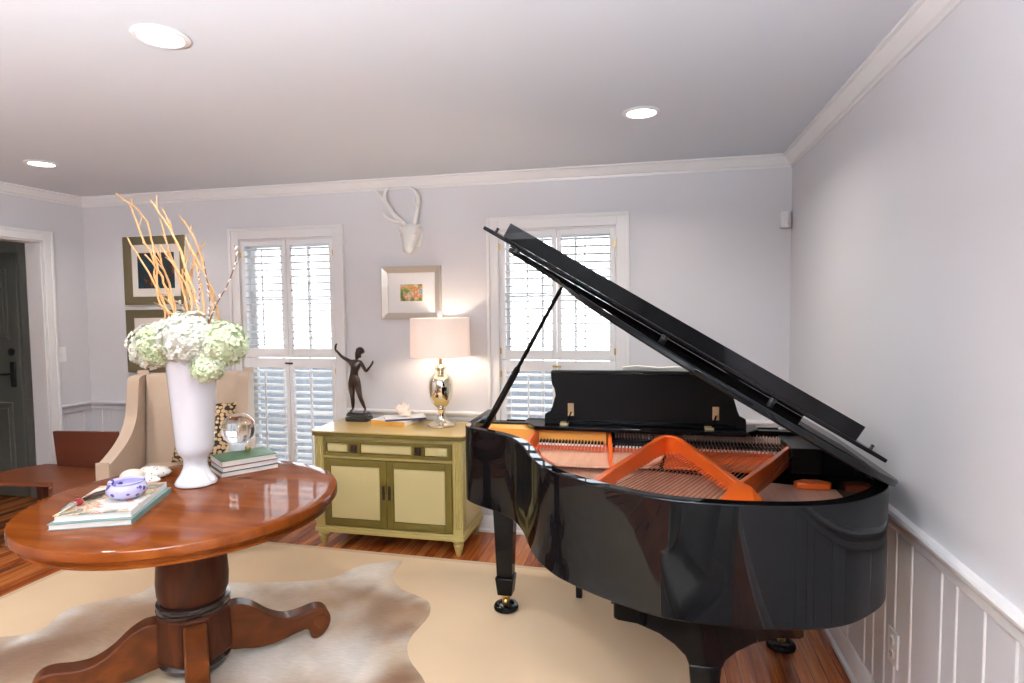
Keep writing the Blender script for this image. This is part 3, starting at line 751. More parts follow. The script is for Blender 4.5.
# pedal lyre
m = MB()
for s in (-1, 1): m.tube(spline([(-.895+s*.05, -1.02, .66), (-.895+s*.075, -1.02, .5), (-.895+s*.06, -1.02, .3), (-.895+s*.085, -1.02, .17)], 4), .014, 10)
m.box(-1.015, -.775, -1.07, -.96, .10, .17); lyre = pb(m, 'pedal_lyre', lacquer, bevel=.004)
for x in (-.945, -.895, -.845):
    m = MB(); m.tube([(x, -.965, .125), (x, -.90, .120), (x, -.865, .108)], [.006, .008, .013], 10); pb(m, 'pedal', brass_m, lyre)
# caster cups under the two legs
def cup(x, y, label):
    m = MB(); z = .0097
    m.lathe([(.050, 0), (.062, .004), (.064, .014), (.058, .026), (.046, .031), (.040, .030), (.034, .020), (0, .016)], n=36)
    o = m.build('caster_cup', lacquer, loc=(x, y, z if x < -.6 else 0)); tag(o, label, 'caster cup', 'piano caster cups')
cup(-1.545, -1.045, 'black caster cup under the piano leg standing on the beige rug')
cup(-.255, -1.115, 'black caster cup on bare oak boards under the rear piano leg by the wall')
# piano bench behind the keyboard
b = empty('piano_bench', (-.87, -.715, 0), label='black piano bench behind the grand piano, one leg showing below its curve', cat='bench')
m = MB(); m.box(-.37, .37, -.165, .165, .46, .50); m.build('seat_cushion', lacquer_in, b, bevel=.014, seg=3)
m = MB(); m.box(-.35, .35, -.15, .15, .40, .46); m.build('seat_box', lacquer, b, bevel=.003)
for sx in (-1, 1):
    for sy in (-1, 1):
        m = MB(); m.taper((sx*.325, sy*.13, 0), .032, .032, 0.0, .045, .045, .40); m.build('leg', lacquer, b, bevel=.003)
for o_ in [b]: o_.location.z = 0.0
# open music book leaning on the keyboard side of the desk
m = MB(); M2 = Matrix.Translation((-.80, -1.088, .9915)) @ Matrix.Rotation(rad(3), 4, 'X')
m.prism([(-.16, 0), (0, .004), (.16, 0), (.158, .268), (.09, .274), (0, .270), (-.09, .278), (-.16, .270)], -.008, .006, 'y', M=M2)
bk = m.build('music_book', page_m, org=(-.80, -1.088, .9915), loc=(-.80, -1.088, .9915), bevel=.002)
tag(bk, 'open music book leaning behind the black music desk, only its top edge showing', 'book')
b.location.z = .0085
# ------------------------------------------------------------------ round pedestal table
TC = (-2.742, -1.80, .0105)
tb = empty('pedestal_table', TC, label='round wooden pedestal table with scroll feet standing on the cowhide', cat='table')
R0 = .603; tz = .76-TC[2]
m = MB(); m.lathe([(0, tz-.038), (R0-.006, tz-.038), (R0, tz-.034), (R0, tz-.007), (R0-.003, tz-.002), (R0-.009, tz), (R0-.05, tz), (0, tz)], n=96); m.build('tabletop', table_m, tb)
m = MB(); m.lathe([(.50, tz-.076), (R0-.036, tz-.076), (R0-.026, tz-.072), (R0-.026, tz-.064), (R0-.032, tz-.058), (R0-.032, tz-.0385), (.50, tz-.0385)], n=96); m.build('apron', table_m, tb)
m = MB(); m.box(-.49, .49, -.06, .06, tz-.073, tz-.0385); m.box(-.06, .06, -.49, .49, tz-.073, tz-.0385); m.build('cleat', ped_m, tb, bevel=.004)
m = MB(); m.lathe([(0, tz-.0735), (.16, tz-.0735), (.16, tz-.09), (.140, tz-.10), (.128, tz-.13), (.124, tz-.17), (.128, tz-.23), (.137, tz-.29), (.141, tz-.35), (.138, tz-.405), (.126, tz-.435), (0, tz-.435)], n=48); m.build('column', ped_m, tb)
m = MB(); m.lathe([(0, tz-.4355), (.128, tz-.4355), (.142, tz-.442), (.144, tz-.450), (.136, tz-.455), (.136, tz-.460), (.144, tz-.466), (.142, tz-.476), (.132, tz-.482), (0, tz-.482)], n=48); m.build('ring_moulding', dark_ring, tb)
m = MB(); m.lathe([(0, tz-.4825), (.138, tz-.4825), (.147, tz-.494), (.152, .085), (.146, .07), (0, .07)], n=8, a0=rad(42+22.5)); m.build('base_block', ped_m, tb, bevel=.006, smooth=20)
m = MB(); m.lathe([(0, .0695), (.130, .0695), (.142, .055), (.132, .032), (.10, .016), (0, .016)], n=40); m.build('base_drop', dark_ring, tb)
prof = spline([(.155, .262), (.20, .262), (.26, .232), (.33, .175), (.40, .142), (.47, .140), (.54, .152), (.585, .145), (.615, .115), (.622, .075), (.605, .035), (.575, .008), (.545, .0), (.525, .012), (.522, .04), (.505, .058), (.46, .055), (.40, .040), (.33, .030), (.25, .035), (.155, .060)], 4)
prof = [p[:2] for p in spline([(x, z, 0) for x, z, *_ in prof], 1)]
prof = [(x*.905-(.015 if x < .2 else 0), z*.93) for x, z in prof]
for a in (42, 132, 222, 312):
    m = MB(); m.prism(prof, -.043, .043, 'y', M=Matrix.Rotation(rad(a), 4, 'Z')); f = m.build('foot', foot_m, tb, bevel=.008, seg=3)
    for s in (-1, 1):
        q = MB(); q.lathe([(.032, 0), (.032, .006), (.022, .010), (0, .010)], n=20, M=Matrix.Rotation(rad(a), 4, 'Z') @ Matrix.Translation((.520, s*.0425, .079)) @ Matrix.Rotation(-s*pi/2, 4, 'X')); q.build('scroll', foot_m, f)

# ------------------------------------------------------------------ vase and flowers
VX, VY, VZ = -2.835, -1.65, .7605
m = MB(); V = [(0, 0), (.098, 0), (.106, .004), (.108, .012), (.100, .024), (.078, .050), (.064, .078), (.060, .100), (.064, .122), (.080, .140), (.092, .156), (.097, .18), (.103, .26), (.112, .36), (.121, .46), (.129, .55), (.132, .575), (.128, .578), (.123, .572), (.113, .46), (.100, .34), (.09, .2), (.075, .17), (0, .165)]
m.lathe([(r*.81, z) for r, z in V], n=64); V = None; vs_ = m.build('vase', porcelain, loc=(VX, VY, VZ)); tag(vs_, 'tall white footed ceramic vase holding flowers on the round table', 'vase')
def hydrangea(c, r, pm, label, seed, n=150, stem=True):
    rr = random.Random(seed); c = Vector(c)
    o = empty('hydrangea', (VX, VY, VZ), label=label, cat='flower', group='hydrangeas in the white vase')
    m = MB()
    m.ell(c, (r*.86, r*.86, r*.78), 16, 10)
    for i in range(n):
        z = 1-2*(i+.5)/n; a = i*2.39996+rr.uniform(-.2, .2); q = sqrt(1-z*z)
        nrm = Vector((q*cos(a), q*sin(a), z)); p = c+Vector((nrm.x*r, nrm.y*r, nrm.z*r*.9))*rr.uniform(.90, 1.04)
        nrm = (nrm+Vector((rr.uniform(-.35, .35), rr.uniform(-.35, .35), rr.uniform(-.2, .4)))).normalized()
        u = nrm.cross(Vector((.2, .3, .9))).normalized(); w = nrm.cross(u); ph = rr.uniform(0, 6.28); s = rr.uniform(.014, .020)
        for k in range(4):
            a1 = ph+k*pi/2; d = u*cos(a1)+w*sin(a1); e = u*cos(a1+pi/2)+w*sin(a1+pi/2)
            m.add([p-nrm*.004, p+d*s*.55+e*s*.5+nrm*.002, p+d*s*1.1+e*s*.28+nrm*.001, p+d*s*1.15-e*s*.28+nrm*.001, p+d*s*.55-e*s*.5+nrm*.002, p+d*s*.6+nrm*.0045],
                  [(0, 5, 1), (1, 5, 2), (2, 5, 3), (3, 5, 4), (4, 5, 0)])
    m.build('flower_head', pm, o, smooth=0)
    m = MB(); b0 = Vector((c.x*.25, c.y*.25, .20)); mid = Vector((c.x*.42, c.y*.42, .52)); m.tube(spline([b0, mid, c+Vector((-c.x*.2, -c.y*.2, r*.3))], 4), .0045, 6); m.build('stem', stem_m, o)
    return o
hydrangea((-.160, -.025, .625), .112, petal_w, 'white hydrangea head at the end of the bunch nearest the doorway', 1)
hydrangea((-.075, -.085, .640), .098, petal_g, 'pale green hydrangea head tucked between two white ones', 2)
hydrangea((.045, -.065, .665), .125, petal_w, 'largest white hydrangea head in the middle of the vase', 3, 190)
hydrangea((.165, -.01, .635), .110, petal_g, 'pale green hydrangea head on the window side of the vase', 4)
hydrangea((.135, -.065, .535), .066, petal_g, 'small greenish hydrangea head drooping over the vase rim', 5, 80)
hydrangea((.02, .10, .66), .10, petal_w, 'white hydrangea head at the back of the bunch behind the twigs', 6)
GB = [[(-.063, .742), (-.094, .876), (-.141, .989), (-.189, 1.102), (-.236, 1.215), (-.377, 1.32)], [(-.047, .741), (-.083, .876), (-.125, .988), (-.183, 1.111), (-.219, 1.228), (-.212, 1.272)],
      [(-.09, .742), (-.115, .876), (-.152, .976), (-.205, 1.102)], [(-.027, .741), (-.061, .898), (-.106, 1.055), (-.136, 1.193)], [(-.037, .741), (-.106, .832), (-.088, .987), (-.093, 1.099)],
      [(-.006, .741), (-.031, .875), (-.075, 1.054)], [(-.074, .742), (-.078, .876), (-.046, 1.0), (-.005, 1.095)], [(.078, .75), (.064, .896), (.02, 1.073), (-.027, 1.175), (-.07, 1.252)],
      [(.088, .75), (.078, .873), (.028, 1.015), (-.039, 1.141), (-.103, 1.218)], [(.057, .741), (.044, .918), (.01, 1.073), (-.046, 1.22)], [(.036, .741), (.011, .874), (-.046, 1.0), (-.074, 1.071)],
      [(.015, .741), (-.023, .919), (.02, 1.073)], [(.103, .75), (.098, .873), (.058, .997), (.022, 1.103)],
      [(-.055, .742), (-.080, .85), (-.10, .95), (-.15, 1.03)], [(-.02, .742), (-.045, .85), (-.055, .97), (-.03, 1.07)], [(-.10, .742), (-.105, .83), (-.135, .93), (-.12, 1.02)], [(.09, .75), (.085, .85), (.06, .95), (.02, 1.05)]]
GL = {0: 'golden willow branch bending far out towards the ceiling crown, tallest of the bunch', 1: 'golden willow branch with a forked tip just below the tallest one', 7: 'golden willow branch reaching highest in the bundle nearer the window'}
rr = random.Random(11)
for i, P in enumerate(GB):
    yo = rr.uniform(-.05, .06); ye = yo+rr.uniform(-.10, .10)
    n = len(P); pts = [(P[0][0]*.35, yo*.3, .22), (P[0][0]*.75, yo*.7, .56)]+[(x, yo+(ye-yo)*k/(n-1), z) for k, (x, z) in enumerate(P)]
    pts = spline(pts, 4); pts = [(x+rr.uniform(-.004, .004), y+rr.uniform(-.004, .004), z) for x, y, z in pts]
    N = len(pts); rad_ = [.0066*(1-.55*k/N) for k in range(N)]
    m = MB(); m.tube(pts, rad_, 7)
    for _ in range(2 if i not in (0, 1, 7, 8) else 4):
        k = rr.randint(N//2, N-2); p = Vector(pts[k]); t = (Vector(pts[k+1])-p).normalized()
        e = p+(t+Vector((rr.uniform(-.6, .6), rr.uniform(-.4, .4), rr.uniform(-.1, .3)))).normalized()*rr.uniform(.03, .08)
        m.tube([p, p.lerp(e, .5)+Vector((0, 0, .004)), e], [.003, .0024, .0015], 6)
    o = m.build('willow_branch', gold_br, loc=(VX, VY, VZ))
    tag(o, GL.get(i, 'golden curly willow branch in the fanned bundle rising from the white vase'), 'branch', 'golden willow branches')
PW = [([(.143, .718), (.187, .806), (.246, .892), (.289, .991), (.287, 1.055)], 'dark pussy willow stem curving out alone in front of the shuttered window'),
      ([(.057, .741), (.086, .829), (.087, .961)], 'pussy willow stem rising close beside the golden twigs nearer the window'),
      ([(.110, .732), (.122, .829), (.100, .996)], 'tallest pussy willow stem beside the golden bundle nearer the window'),
      ([(.004, .732), (-.003, .808), (.022, .896)], 'short pussy willow stem between the two golden bundles'),
      ([(-.027, .732), (-.064, .808), (-.174, .864)], 'pussy willow stem leaning towards the doorway across the framed picture')]
ck = MB(); ck.ell((0, 0, .009), (.0075, .0075, .013), 8, 6)
ck0 = None
for i, (P, lb) in enumerate(PW):
    yo = -.06+.02*i
    o = empty('pussy_willow', (VX, VY, VZ), label=lb, cat='branch', group='pussy willow stems')
    pts = spline([(P[0][0]*.3, yo*.3, .22), (P[0][0]*.5, yo*.8, .55)]+[(x, yo, z) for x, z in P], 5)
    MBt = MB(); MBt.tube(pts, [.0038*(1-.5*k/len(pts)) for k in range(len(pts))], 6); MBt.build('stem', brown_br, o)
    for k in range(12 if i in (1, 2) else 9):
        t = .42+.57*(k+rr.random()*.5)/(12 if i in (1, 2) else 9); j = min(len(pts)-2, int(t*(len(pts)-1))); p = Vector(pts[j]).lerp(Vector(pts[j+1]), t*(len(pts)-1)-j)
        d = (Vector(pts[j+1])-Vector(pts[j])).normalized()+Vector((rr.choice((-1, 1))*.8, rr.uniform(-.7, .3), .1))
        c = ck.build('catkin', catkin_m, o) if ck0 is None else ck0.copy()
        if ck0 is None: ck0 = c
        else: COL.objects.link(c); c.parent = o
        c.location = p; c.rotation_euler = d.to_track_quat('Z', 'Y').to_euler(); s = rr.uniform(.6, 1.0); c.scale = (s, s, s)

# ------------------------------------------------------------------ books and trinkets on the round table
def book(name, c, w, d, h, rz, cover, label, spine='x-', group=None, top=None):
    """closed book: covers, spine and page block; w along the spine"""
    o = empty(name, c, rz, label, 'book', group)
    t = .0025
    m = MB(); m.cur = 0
    m.box(-w/2, w/2, -d/2, d/2, 0, t); m.box(-w/2, w/2, -d/2, -d/2+t, t, h-t)
    m.cur = 1 if top else 0; m.box(-w/2, w/2, -d/2, d/2, h-t, h)
    m.build('cover', [cover, top or cover], o, bevel=.0008)
    MB().box(-w/2+.004, w/2-.004, -d/2+t, d/2-.004, t, h-t).build('pages', page_m, o, smooth=0)
    return o
bk_a = rad(114)
book('hardback_book', (-2.892, -2.022, .7605), .400, .275, .023, bk_a, teal_c, 'teal-edged hardback lying under the magazine near the table edge', group='books on the round table')
book('magazine', (-2.900, -2.014, .7837), .378, .255, .024, bk_a+.02, white_c, 'magazine with a colourful cover lying under the blue and white bowl', top=mag_cover)
BZ = .8080
m = MB(); m.lathe([(0, 0), (.040, 0), (.044, .004), (.060, .012), (.072, .028), (.073, .042), (.066, .056), (.060, .062), (.066, .067), (.064, .070), (.056, .063), (.062, .045), (.060, .025), (.04, .010), (0, .009)], n=12)
o = m.build('porcelain_bowl', delft_m, loc=(-2.848, -2.005, BZ), smooth=60); tag(o, 'small blue and white porcelain bowl on the magazine', 'bowl')
o = empty('letter_opener', (-2.950, -2.12, BZ+.014), rad(100), 'letter opener with a red bead and dark handle lying on the magazine beside the bowl', 'letter opener')
o.scale = (1.3, 1.3, 1.1)
m = MB(); m.tube([(.02, 0, 0), (.06, 0, 0), (.13, 0, -.004)], [.007, .009, .006], 10); m.build('handle', darkwood_m, o)
m = MB(); m.ell((-.004, 0, 0), (.016, .013, .013), 14, 8); m.build('bead', red_m, o)
m = MB(); m.tube([(-.018, 0, 0), (-.028, 0, 0)], [.008, .010], 12); m.tube([(-.0285, 0, -.002), (-.055, 0, -.008), (-.075, 0, -.0125)], [.011, .009, .002], 12); m.build('silver_tip', silver_m, o)
# shells behind the bowl
m = MB(); m.ell((0, 0, .030), (.052, .040, .030), 20, 12); m.ell((.045, 0, .018), (.018, .015, .012), 12, 8)
o = m.build('seashell', shell_m, loc=(-3.145, -1.685, .7605), rot=(0, 0, .5)); tag(o, 'smooth rounded white seashell on the table behind the bowl', 'seashell', 'seashells on the round table')
def cowrie(loc, s, rz, label, mt):
    m = MB(); vs = []; fs = []; n, k = 20, 14
    for i in range(k+1):
        t = i/k; x = (t-.5)*2; r = sqrt(max(0, 1-x*x))*(1-.18*x)
        for j in range(n):
            a = 2*pi*j/n; y = r*cos(a)*.58; z = r*sin(a)*.45
            z = max(z, -.30*r) ; vs.append((x*s, y*s, (z+.30)*s))
    for i in range(k):
        for j in range(n): fs.append((i*n+j, i*n+(j+1) % n, (i+1)*n+(j+1) % n, (i+1)*n+j))
    m.add(vs, fs); o = m.build('seashell', mt, loc=loc, rot=(0, 0, rz)); return tag(o, label, 'seashell', 'seashells on the round table')
cowrie((-3.105, -1.605, .7605), .075, rad(35), 'elongated brown-spotted seashell beside the white vase', spot_shell)
cowrie((-3.115, -1.765, .7605), .032, rad(60), 'smallest spotted seashell on the table, in front of the larger two', spot_shell)
cowrie((-3.050, -1.680, .7605), .045, rad(10), 'medium speckled seashell between the large shell and the vase', spot_shell)
# books under the crystal ball
ba = rad(234)
z = .7605
BS = (-2.785, -1.385)
book('hardback_book', (BS[0], BS[1], z), .270, .195, .023, ba, red_c, 'cream-paged hardback at the bottom of the stack under the crystal ball', group='books on the round table', top=dark_c)
book('hardback_book', (BS[0]+.004, BS[1]-.003, z+.0233), .262, .190, .024, ba+.015, dark_c, 'dark-covered hardback, middle of the three books stacked under the crystal ball', group='books on the round table', top=red_c)
book('hardback_book', (BS[0]-.004, BS[1]+.004, z+.0476), .256, .188, .026, ba-.012, white_c, 'green-topped book directly under the crystal ball', group='books on the round table', top=green_c)
zb = z+.0738
o = empty('crystal_ball', (-2.872, -1.305, zb), label='clear crystal ball on a small glass stand atop the stacked books', cat='crystal ball')
m = MB(); m.lathe([(.036, 0), (.048, .003), (.048, .022), (.042, .036), (.032, .032), (.022, .024), (.022, .004), (.036, 0)], n=32); m.build('stand', porcelain, o)
m = MB(); m.box(.050, .074, -.026, -.002, 0, .026); m.build('gold_clasp', brass_m, o, bevel=.006)
m = MB(); m.ell((0, 0, .106), (.082, .082, .082), 48, 32); m.build('glass_ball', glassball, o, smooth=180)

# ------------------------------------------------------------------ sideboard
CC = (-2.452, -.262, 0)
cb = empty('sideboard', CC, label='cream and olive painted sideboard between the shuttered windows', cat='cabinet')
zt = .765; W, D0_, D1_ = .50, -.200, .222
m = MB(); m.box(-W+.005, W-.005, D0_+.01, D1_, .125, zt-.028); m.build('body', cab_m, cb, bevel=.002)
P = [(-.522, D1_+.008), (.522, D1_+.008), (.522, D0_-.012), (.505, D0_-.028), (.475, D0_-.032), (-.475, D0_-.032), (-.505, D0_-.028), (-.522, D0_-.012)]
m = MB(); m.prism(P, zt-.009, zt); m.build('top', cab_top, cb, bevel=.003, seg=3)
P2 = [(x*.992, y*.985 if y < 0 else y) for x, y in P]
m = MB(); m.prism(P2, zt-.034, zt-.0092); m.build('top_moulding', cab_g, cb, bevel=.003)
for s in (-1, 1):
    m = MB(); x0, x1 = sorted((s*.438, s*W))
    m.box(x0, x1, D0_-.012, D0_+.02, .125, zt-.034)
    for k in range(3): x = s*(.452+.0175*k); m.tube([(x, D0_-.012, .175), (x, D0_-.012, zt-.05)], .0065, 10)
    m.build('pilaster', cab_m, cb, bevel=.002)
m = MB(); m.box(-W-.008, W+.008, D0_-.022, D1_+.004, .100, .128); m.box(-W-.003, W+.003, D0_-.016, D1_, .128, .142); m.build('plinth', cab_m, cb, bevel=.004)
def inset_panel(m, x0, x1, z0, z1, y, fr, mo):
    pass
# drawer
m = MB(); m.box(-.436, .436, D0_-.006, D0_+.01, .628, .706); m.build('drawer_rail', cab_m, cb)
y = D0_-.006
m = MB()
xs = [(-.410, -.262), (-.175, .172), (.258, .410)]; dz0, dz1 = .622, .692
fx = [-.436, -.410, -.262, -.175, .172, .258, .410, .436]
for k in (0, 2, 4, 6): m.box(fx[k], fx[k+1], y-.014, y, dz0-.016, dz1+.012)
for a, b_ in xs: m.box(a, b_, y-.014, y, dz1-.006, dz1+.012); m.box(a, b_, y-.014, y, dz0-.016, dz0+.004)
dr = m.build('drawer', cab_g, cb, bevel=.002)
for a, b_ in xs: m = MB(); m.box(a+.004, b_-.004, y-.010, y, dz0+.008, dz1-.010); m.build('drawer_panel', cab_p, dr, bevel=.004)
for x in (-.2185, .215):
    m = MB(); m.box(x-.022, x+.022, y-.0185, y-.0142, .632, .682); m.tube([(x-.014, y-.020, .668), (x-.014, y-.032, .650), (x, y-.034, .640), (x+.014, y-.032, .650), (x+.014, y-.020, .668)], .0038, 8); m.build('pull', bronze_m, dr, bevel=.002)
m = MB(); m.box(-.436, .436, D0_-.010, D0_+.01, .588, .603); m.build('rail_moulding', cab_m, cb, bevel=.003)
for s in (-1, 1):
    x0, x1 = sorted((s*.0015, s*.434)); z0, z1 = .150, .584
    m = MB(); f = .046; m.box(x0, x0+f, y-.012, y, z0, z1); m.box(x1-f, x1, y-.012, y, z0, z1); m.box(x0+f, x1-f, y-.012, y, z1-f, z1); m.box(x0+f, x1-f, y-.012, y, z0, z0+f)
    d_ = m.build('door', cab_g, cb, bevel=.003)
    m = MB(); m.box(x0+f+.001, x1-f-.001, y-.008, y, z0+f+.001, z1-f-.001); m.build('door_panel', cab_p, d_, bevel=.004)
    m = MB(); m.prism([(s*.020-.008, .335), (s*.020+.008, .335), (s*.020+.010, .38), (s*.020+.006, .425), (s*.020-.006, .425), (s*.020-.010, .38)], y-.016, y-.0122, 'y'); m.tube([(s*.02, y-.016, .40), (s*.02, y-.028, .39), (s*.02, y-.026, .36)], .004, 8); m.build('handle', bronze_m, d_)
for sx in (-1, 1):
    for yy in (D0_+.015, D1_-.04):
        m = MB(); m.lathe([(0, .1002), (.036, .1002), (.036, .088), (.028, .082), (.034, .072), (.030, .060), (.015, .004), (.013, 0), (0, 0)], c=(sx*.462, yy, 0), n=20); m.build('leg', cab_m, cb)
for s in (-1, 1):
    x0, x1 = sorted((s*(W-.0045), s*(W+.001)))
    m = MB(); m.box(x0, x1, D0_+.05, D1_-.03, .175, .69); m.build('side_panel', cab_p, cb, bevel=.002)

# ------------------------------------------------------------------ bronze statue
SX, SY, SZ = -2.812, -.125, zt+.0006
st = empty('statue', (SX, SY, SZ), label='dark bronze statue of a dancer with raised arms on the sideboard', cat='statue')
oct_ = lambda a, b_, c: [(-a+c, -b_), (a-c, -b_), (a, -b_+c), (a, b_-c), (a-c, b_), (-a+c, b_), (-a, b_-c), (-a, -b_+c)]
m = MB(); m.prism(oct_(.088, .056, .02), 0, .030); m.prism(oct_(.082, .050, .018), .030, .052); m.prism(oct_(.074, .042, .015), .052, .062); m.build('base', bronze_b, st, bevel=.004)
J = {'pel': ((-.035, 0, .305), .036), 'bel': ((-.032, -.004, .342), .030), 'rib': ((-.022, -.002, .385), .034), 'chest': ((-.015, .0, .418), .035), 'nk': ((-.005, -.002, .450), .0135), 'hd0': ((.004, -.006, .474), .021), 'hd1': ((.010, -.010, .500), .027), 'hd2': ((.014, -.008, .524), .020),
     'sl': ((-.055, .0, .436), .017), 'el': ((-.115, -.012, .475), .0115), 'wl': ((-.158, -.02, .528), .008), 'hl': ((-.150, -.026, .560), .009), 'fl': ((-.137, -.032, .572), .0045),
     'sr': ((.024, .0, .432), .016), 'er': ((.072, -.020, .366), .0115), 'wr': ((.118, -.045, .410), .008), 'hr': ((.136, -.050, .434), .009), 'fr': ((.140, -.052, .452), .0045),
     'jl': ((-.056, .002, .272), .029), 'tl': ((-.050, .0, .225), .025), 'kl': ((-.040, -.012, .175), .017), 'cl': ((-.046, .004, .130), .0165), 'al': ((-.050, .010, .083), .009), 'ol': ((-.050, -.018, .073), .009), 'xl': ((-.050, -.036, .071), .006),
     'jr': ((-.006, .0, .275), .028), 'tr': ((.004, -.004, .225), .024), 'kr': ((.018, -.010, .172), .0165), 'cr': ((.028, .006, .128), .0155), 'ar': ((.042, .014, .083), .009), 'or': ((.050, -.012, .073), .009), 'xr': ((.054, -.030, .071), .006)}
E_ = [('pel', 'bel'), ('bel', 'rib'), ('rib', 'chest'), ('chest', 'nk'), ('nk', 'hd0'), ('hd0', 'hd1'), ('hd1', 'hd2'), ('chest', 'sl'), ('sl', 'el'), ('el', 'wl'), ('wl', 'hl'), ('hl', 'fl'), ('chest', 'sr'), ('sr', 'er'), ('er', 'wr'), ('wr', 'hr'), ('hr', 'fr'),
      ('pel', 'jl'), ('jl', 'tl'), ('tl', 'kl'), ('kl', 'cl'), ('cl', 'al'), ('al', 'ol'), ('ol', 'xl'), ('pel', 'jr'), ('jr', 'tr'), ('tr', 'kr'), ('kr', 'cr'), ('cr', 'ar'), ('ar', 'or'), ('or', 'xr')]
def skin(name, J, E_, root, mt, parent, sub=2):
    names = list(J); me = bpy.data.meshes.new(name); me.from_pydata([J[k][0] for k in names], [(names.index(a), names.index(b_)) for a, b_ in E_], [])
    o = bpy.data.objects.new(name, me); COL.objects.link(o)
    o.modifiers.new('skin', 'SKIN')
    sv = me.skin_vertices[0].data
    for i, k in enumerate(names): sv[i].radius = (J[k][1],)*2; sv[i].use_root = k == root
    s = o.modifiers.new('sub', 'SUBSURF'); s.levels = s.render_levels = sub
    dg = bpy.context.evaluated_depsgraph_get(); nm = bpy.data.meshes.new_from_object(o.evaluated_get(dg))
    o.modifiers.clear(); o.data = nm; nm.name = name; nm.materials.clear(); nm.materials.append(mt)
    nm.polygons.foreach_set('use_smooth', [True]*len(nm.polygons)); o.parent = parent; return o
J = {k: ((p[0], p[1], .0622+(p[2]-.066)*.945), r*.93) for k, (p, r) in J.items()}
fig = skin('figure', J, E_, 'pel', bronze_m, st)
m = MB(); m.ell((.016, .004, .489), (.029, .030, .026), 16, 10); m.ell((.022, .033, .480), (.014, .014, .013), 12, 8); m.build('hair', bronze_m, fig)
m = MB(); m.ell((.008, -.0395, .470), (.0045, .006, .008), 8, 6); m.build('nose', bronze_m, fig)

# ------------------------------------------------------------------ books and shell on the sideboard
book('hardback_book', (-2.520, -.165, zt+.0006), .270, .190, .032, rad(-11), gold_c, 'gold-spined book lying next to the statue on the sideboard', group='books on the sideboard', top=white_c)
book('hardback_book', (-2.455, -.160, zt+.0330), .27, .165, .015, rad(28), blue_c, 'navy-edged book lying askew on top beneath the conch shell', group='books on the sideboard', top=white_c)
sh = MB(); zs = zt+.0485
cst = []
for i in range(34):
    t = i/33; a = t*2.6*2*pi; r = .040*(1-t)**1.1+.002
    cst.append(((-.048+.085*t), r*cos(a)*.35, .034+r*sin(a)*.35+.01*t, r))
sh.tube([(x, y, z) for x, y, z, r in cst], [max(.003, r*.75) for *_, r in cst], 12)
sh.lathe([(.002, .085), (.014, .06), (.030, .035), (.036, .015), (.026, .001), (0, 0)], c=(0, .0, .0), n=14, squash=(1.25, .8))
for k, (x, z, dx, dz) in enumerate([(-.03, .055, -.018, .028), (-.008, .066, -.004, .038), (.018, .056, .012, .026), (-.045, .035, -.03, .010), (.034, .034, .024, .010)]):
    sh.tube([(x, -.004, z-.012), (x+dx*.6, -.004, z+dz*.5), (x+dx, -.004, z+dz)], [.012, .007, .0015], 8)
sh.add([(-.05, -.02, .004), (-.075, -.028, .012), (-.02, -.046, .003), (.03, -.044, .004), (.055, -.022, .006), (.0, -.012, .03), (-.02, -.05, .010), (.03, -.048, .010)], [(0, 1, 2, 5), (2, 6, 7, 3, 5), (3, 4, 5)])
o = sh.build('conch_shell', shell_m, loc=(-2.455, -.150, zs), smooth=60); tag(o, 'pale spiky conch shell resting on the sideboard books', 'seashell')

# ------------------------------------------------------------------ table lamp
LX, LY = -2.176, -.206
lp_ = empty('table_lamp', (LX, LY, zt+.0006), label='lit table lamp with silvered glass body and pale drum shade on the sideboard', cat='lamp')
m = MB(); m.lathe([(0, 0), (.094, 0), (.098, .006), (.094, .014), (.070, .018), (.052, .026), (.048, .034), (0, .034)], n=8, a0=pi/8); m.build('foot', merc_m, lp_, bevel=.002)
m = MB(); m.lathe([(0, .0342), (.042, .0342), (.034, .045), (.027, .06), (.026, .10), (.030, .112), (.024, .118), (.034, .126), (.056, .150), (.074, .190), (.080, .225), (.081, .262), (.078, .300), (.066, .325), (.046, .345), (.028, .356), (.022, .366), (.040, .380), (.044, .388), (.036, .396), (.020, .402), (.014, .412), (0, .412)], n=40); m.build('body', merc_m, lp_)
m = MB(); m.lathe([(0, .4122), (.011, .4122), (.011, .45), (.016, .452), (.016, .475), (0, .475)], n=20); m.build('socket', brass_m, lp_)
m = MB(); m.lathe([(.1955, .462), (.197, .462), (.193, .715), (.1915, .715), (.1955, .462)], n=64); m.build('lamp_shade', shade_m, lp_, smooth=60)
m = MB()
for k in range(3): a = k*2*pi/3; m.tube([(0, 0, .706), (.192*cos(a), .192*sin(a), .706)], .002, 6)
for sg in (-1, 1): m.tube(spline([(sg*.012, 0, .455), (sg*.055, 0, .53), (sg*.05, 0, .64), (sg*.008, 0, .706)], 5), .002, 6)
m.build('harp', brass_m, lp_)
m = MB(); m.lathe([(0, .7085), (.006, .709), (.008, .718), (.018, .728), (.022, .742), (.018, .758), (0, .765)], n=20); m.build('finial', porcelain, lp_)
m = MB(); m.lathe([(0, .4752), (.013, .4752), (.014, .49), (.026, .52), (.030, .545), (.024, .568), (0, .578)], n=20); m.build('bulb', bulb_m, lp_)

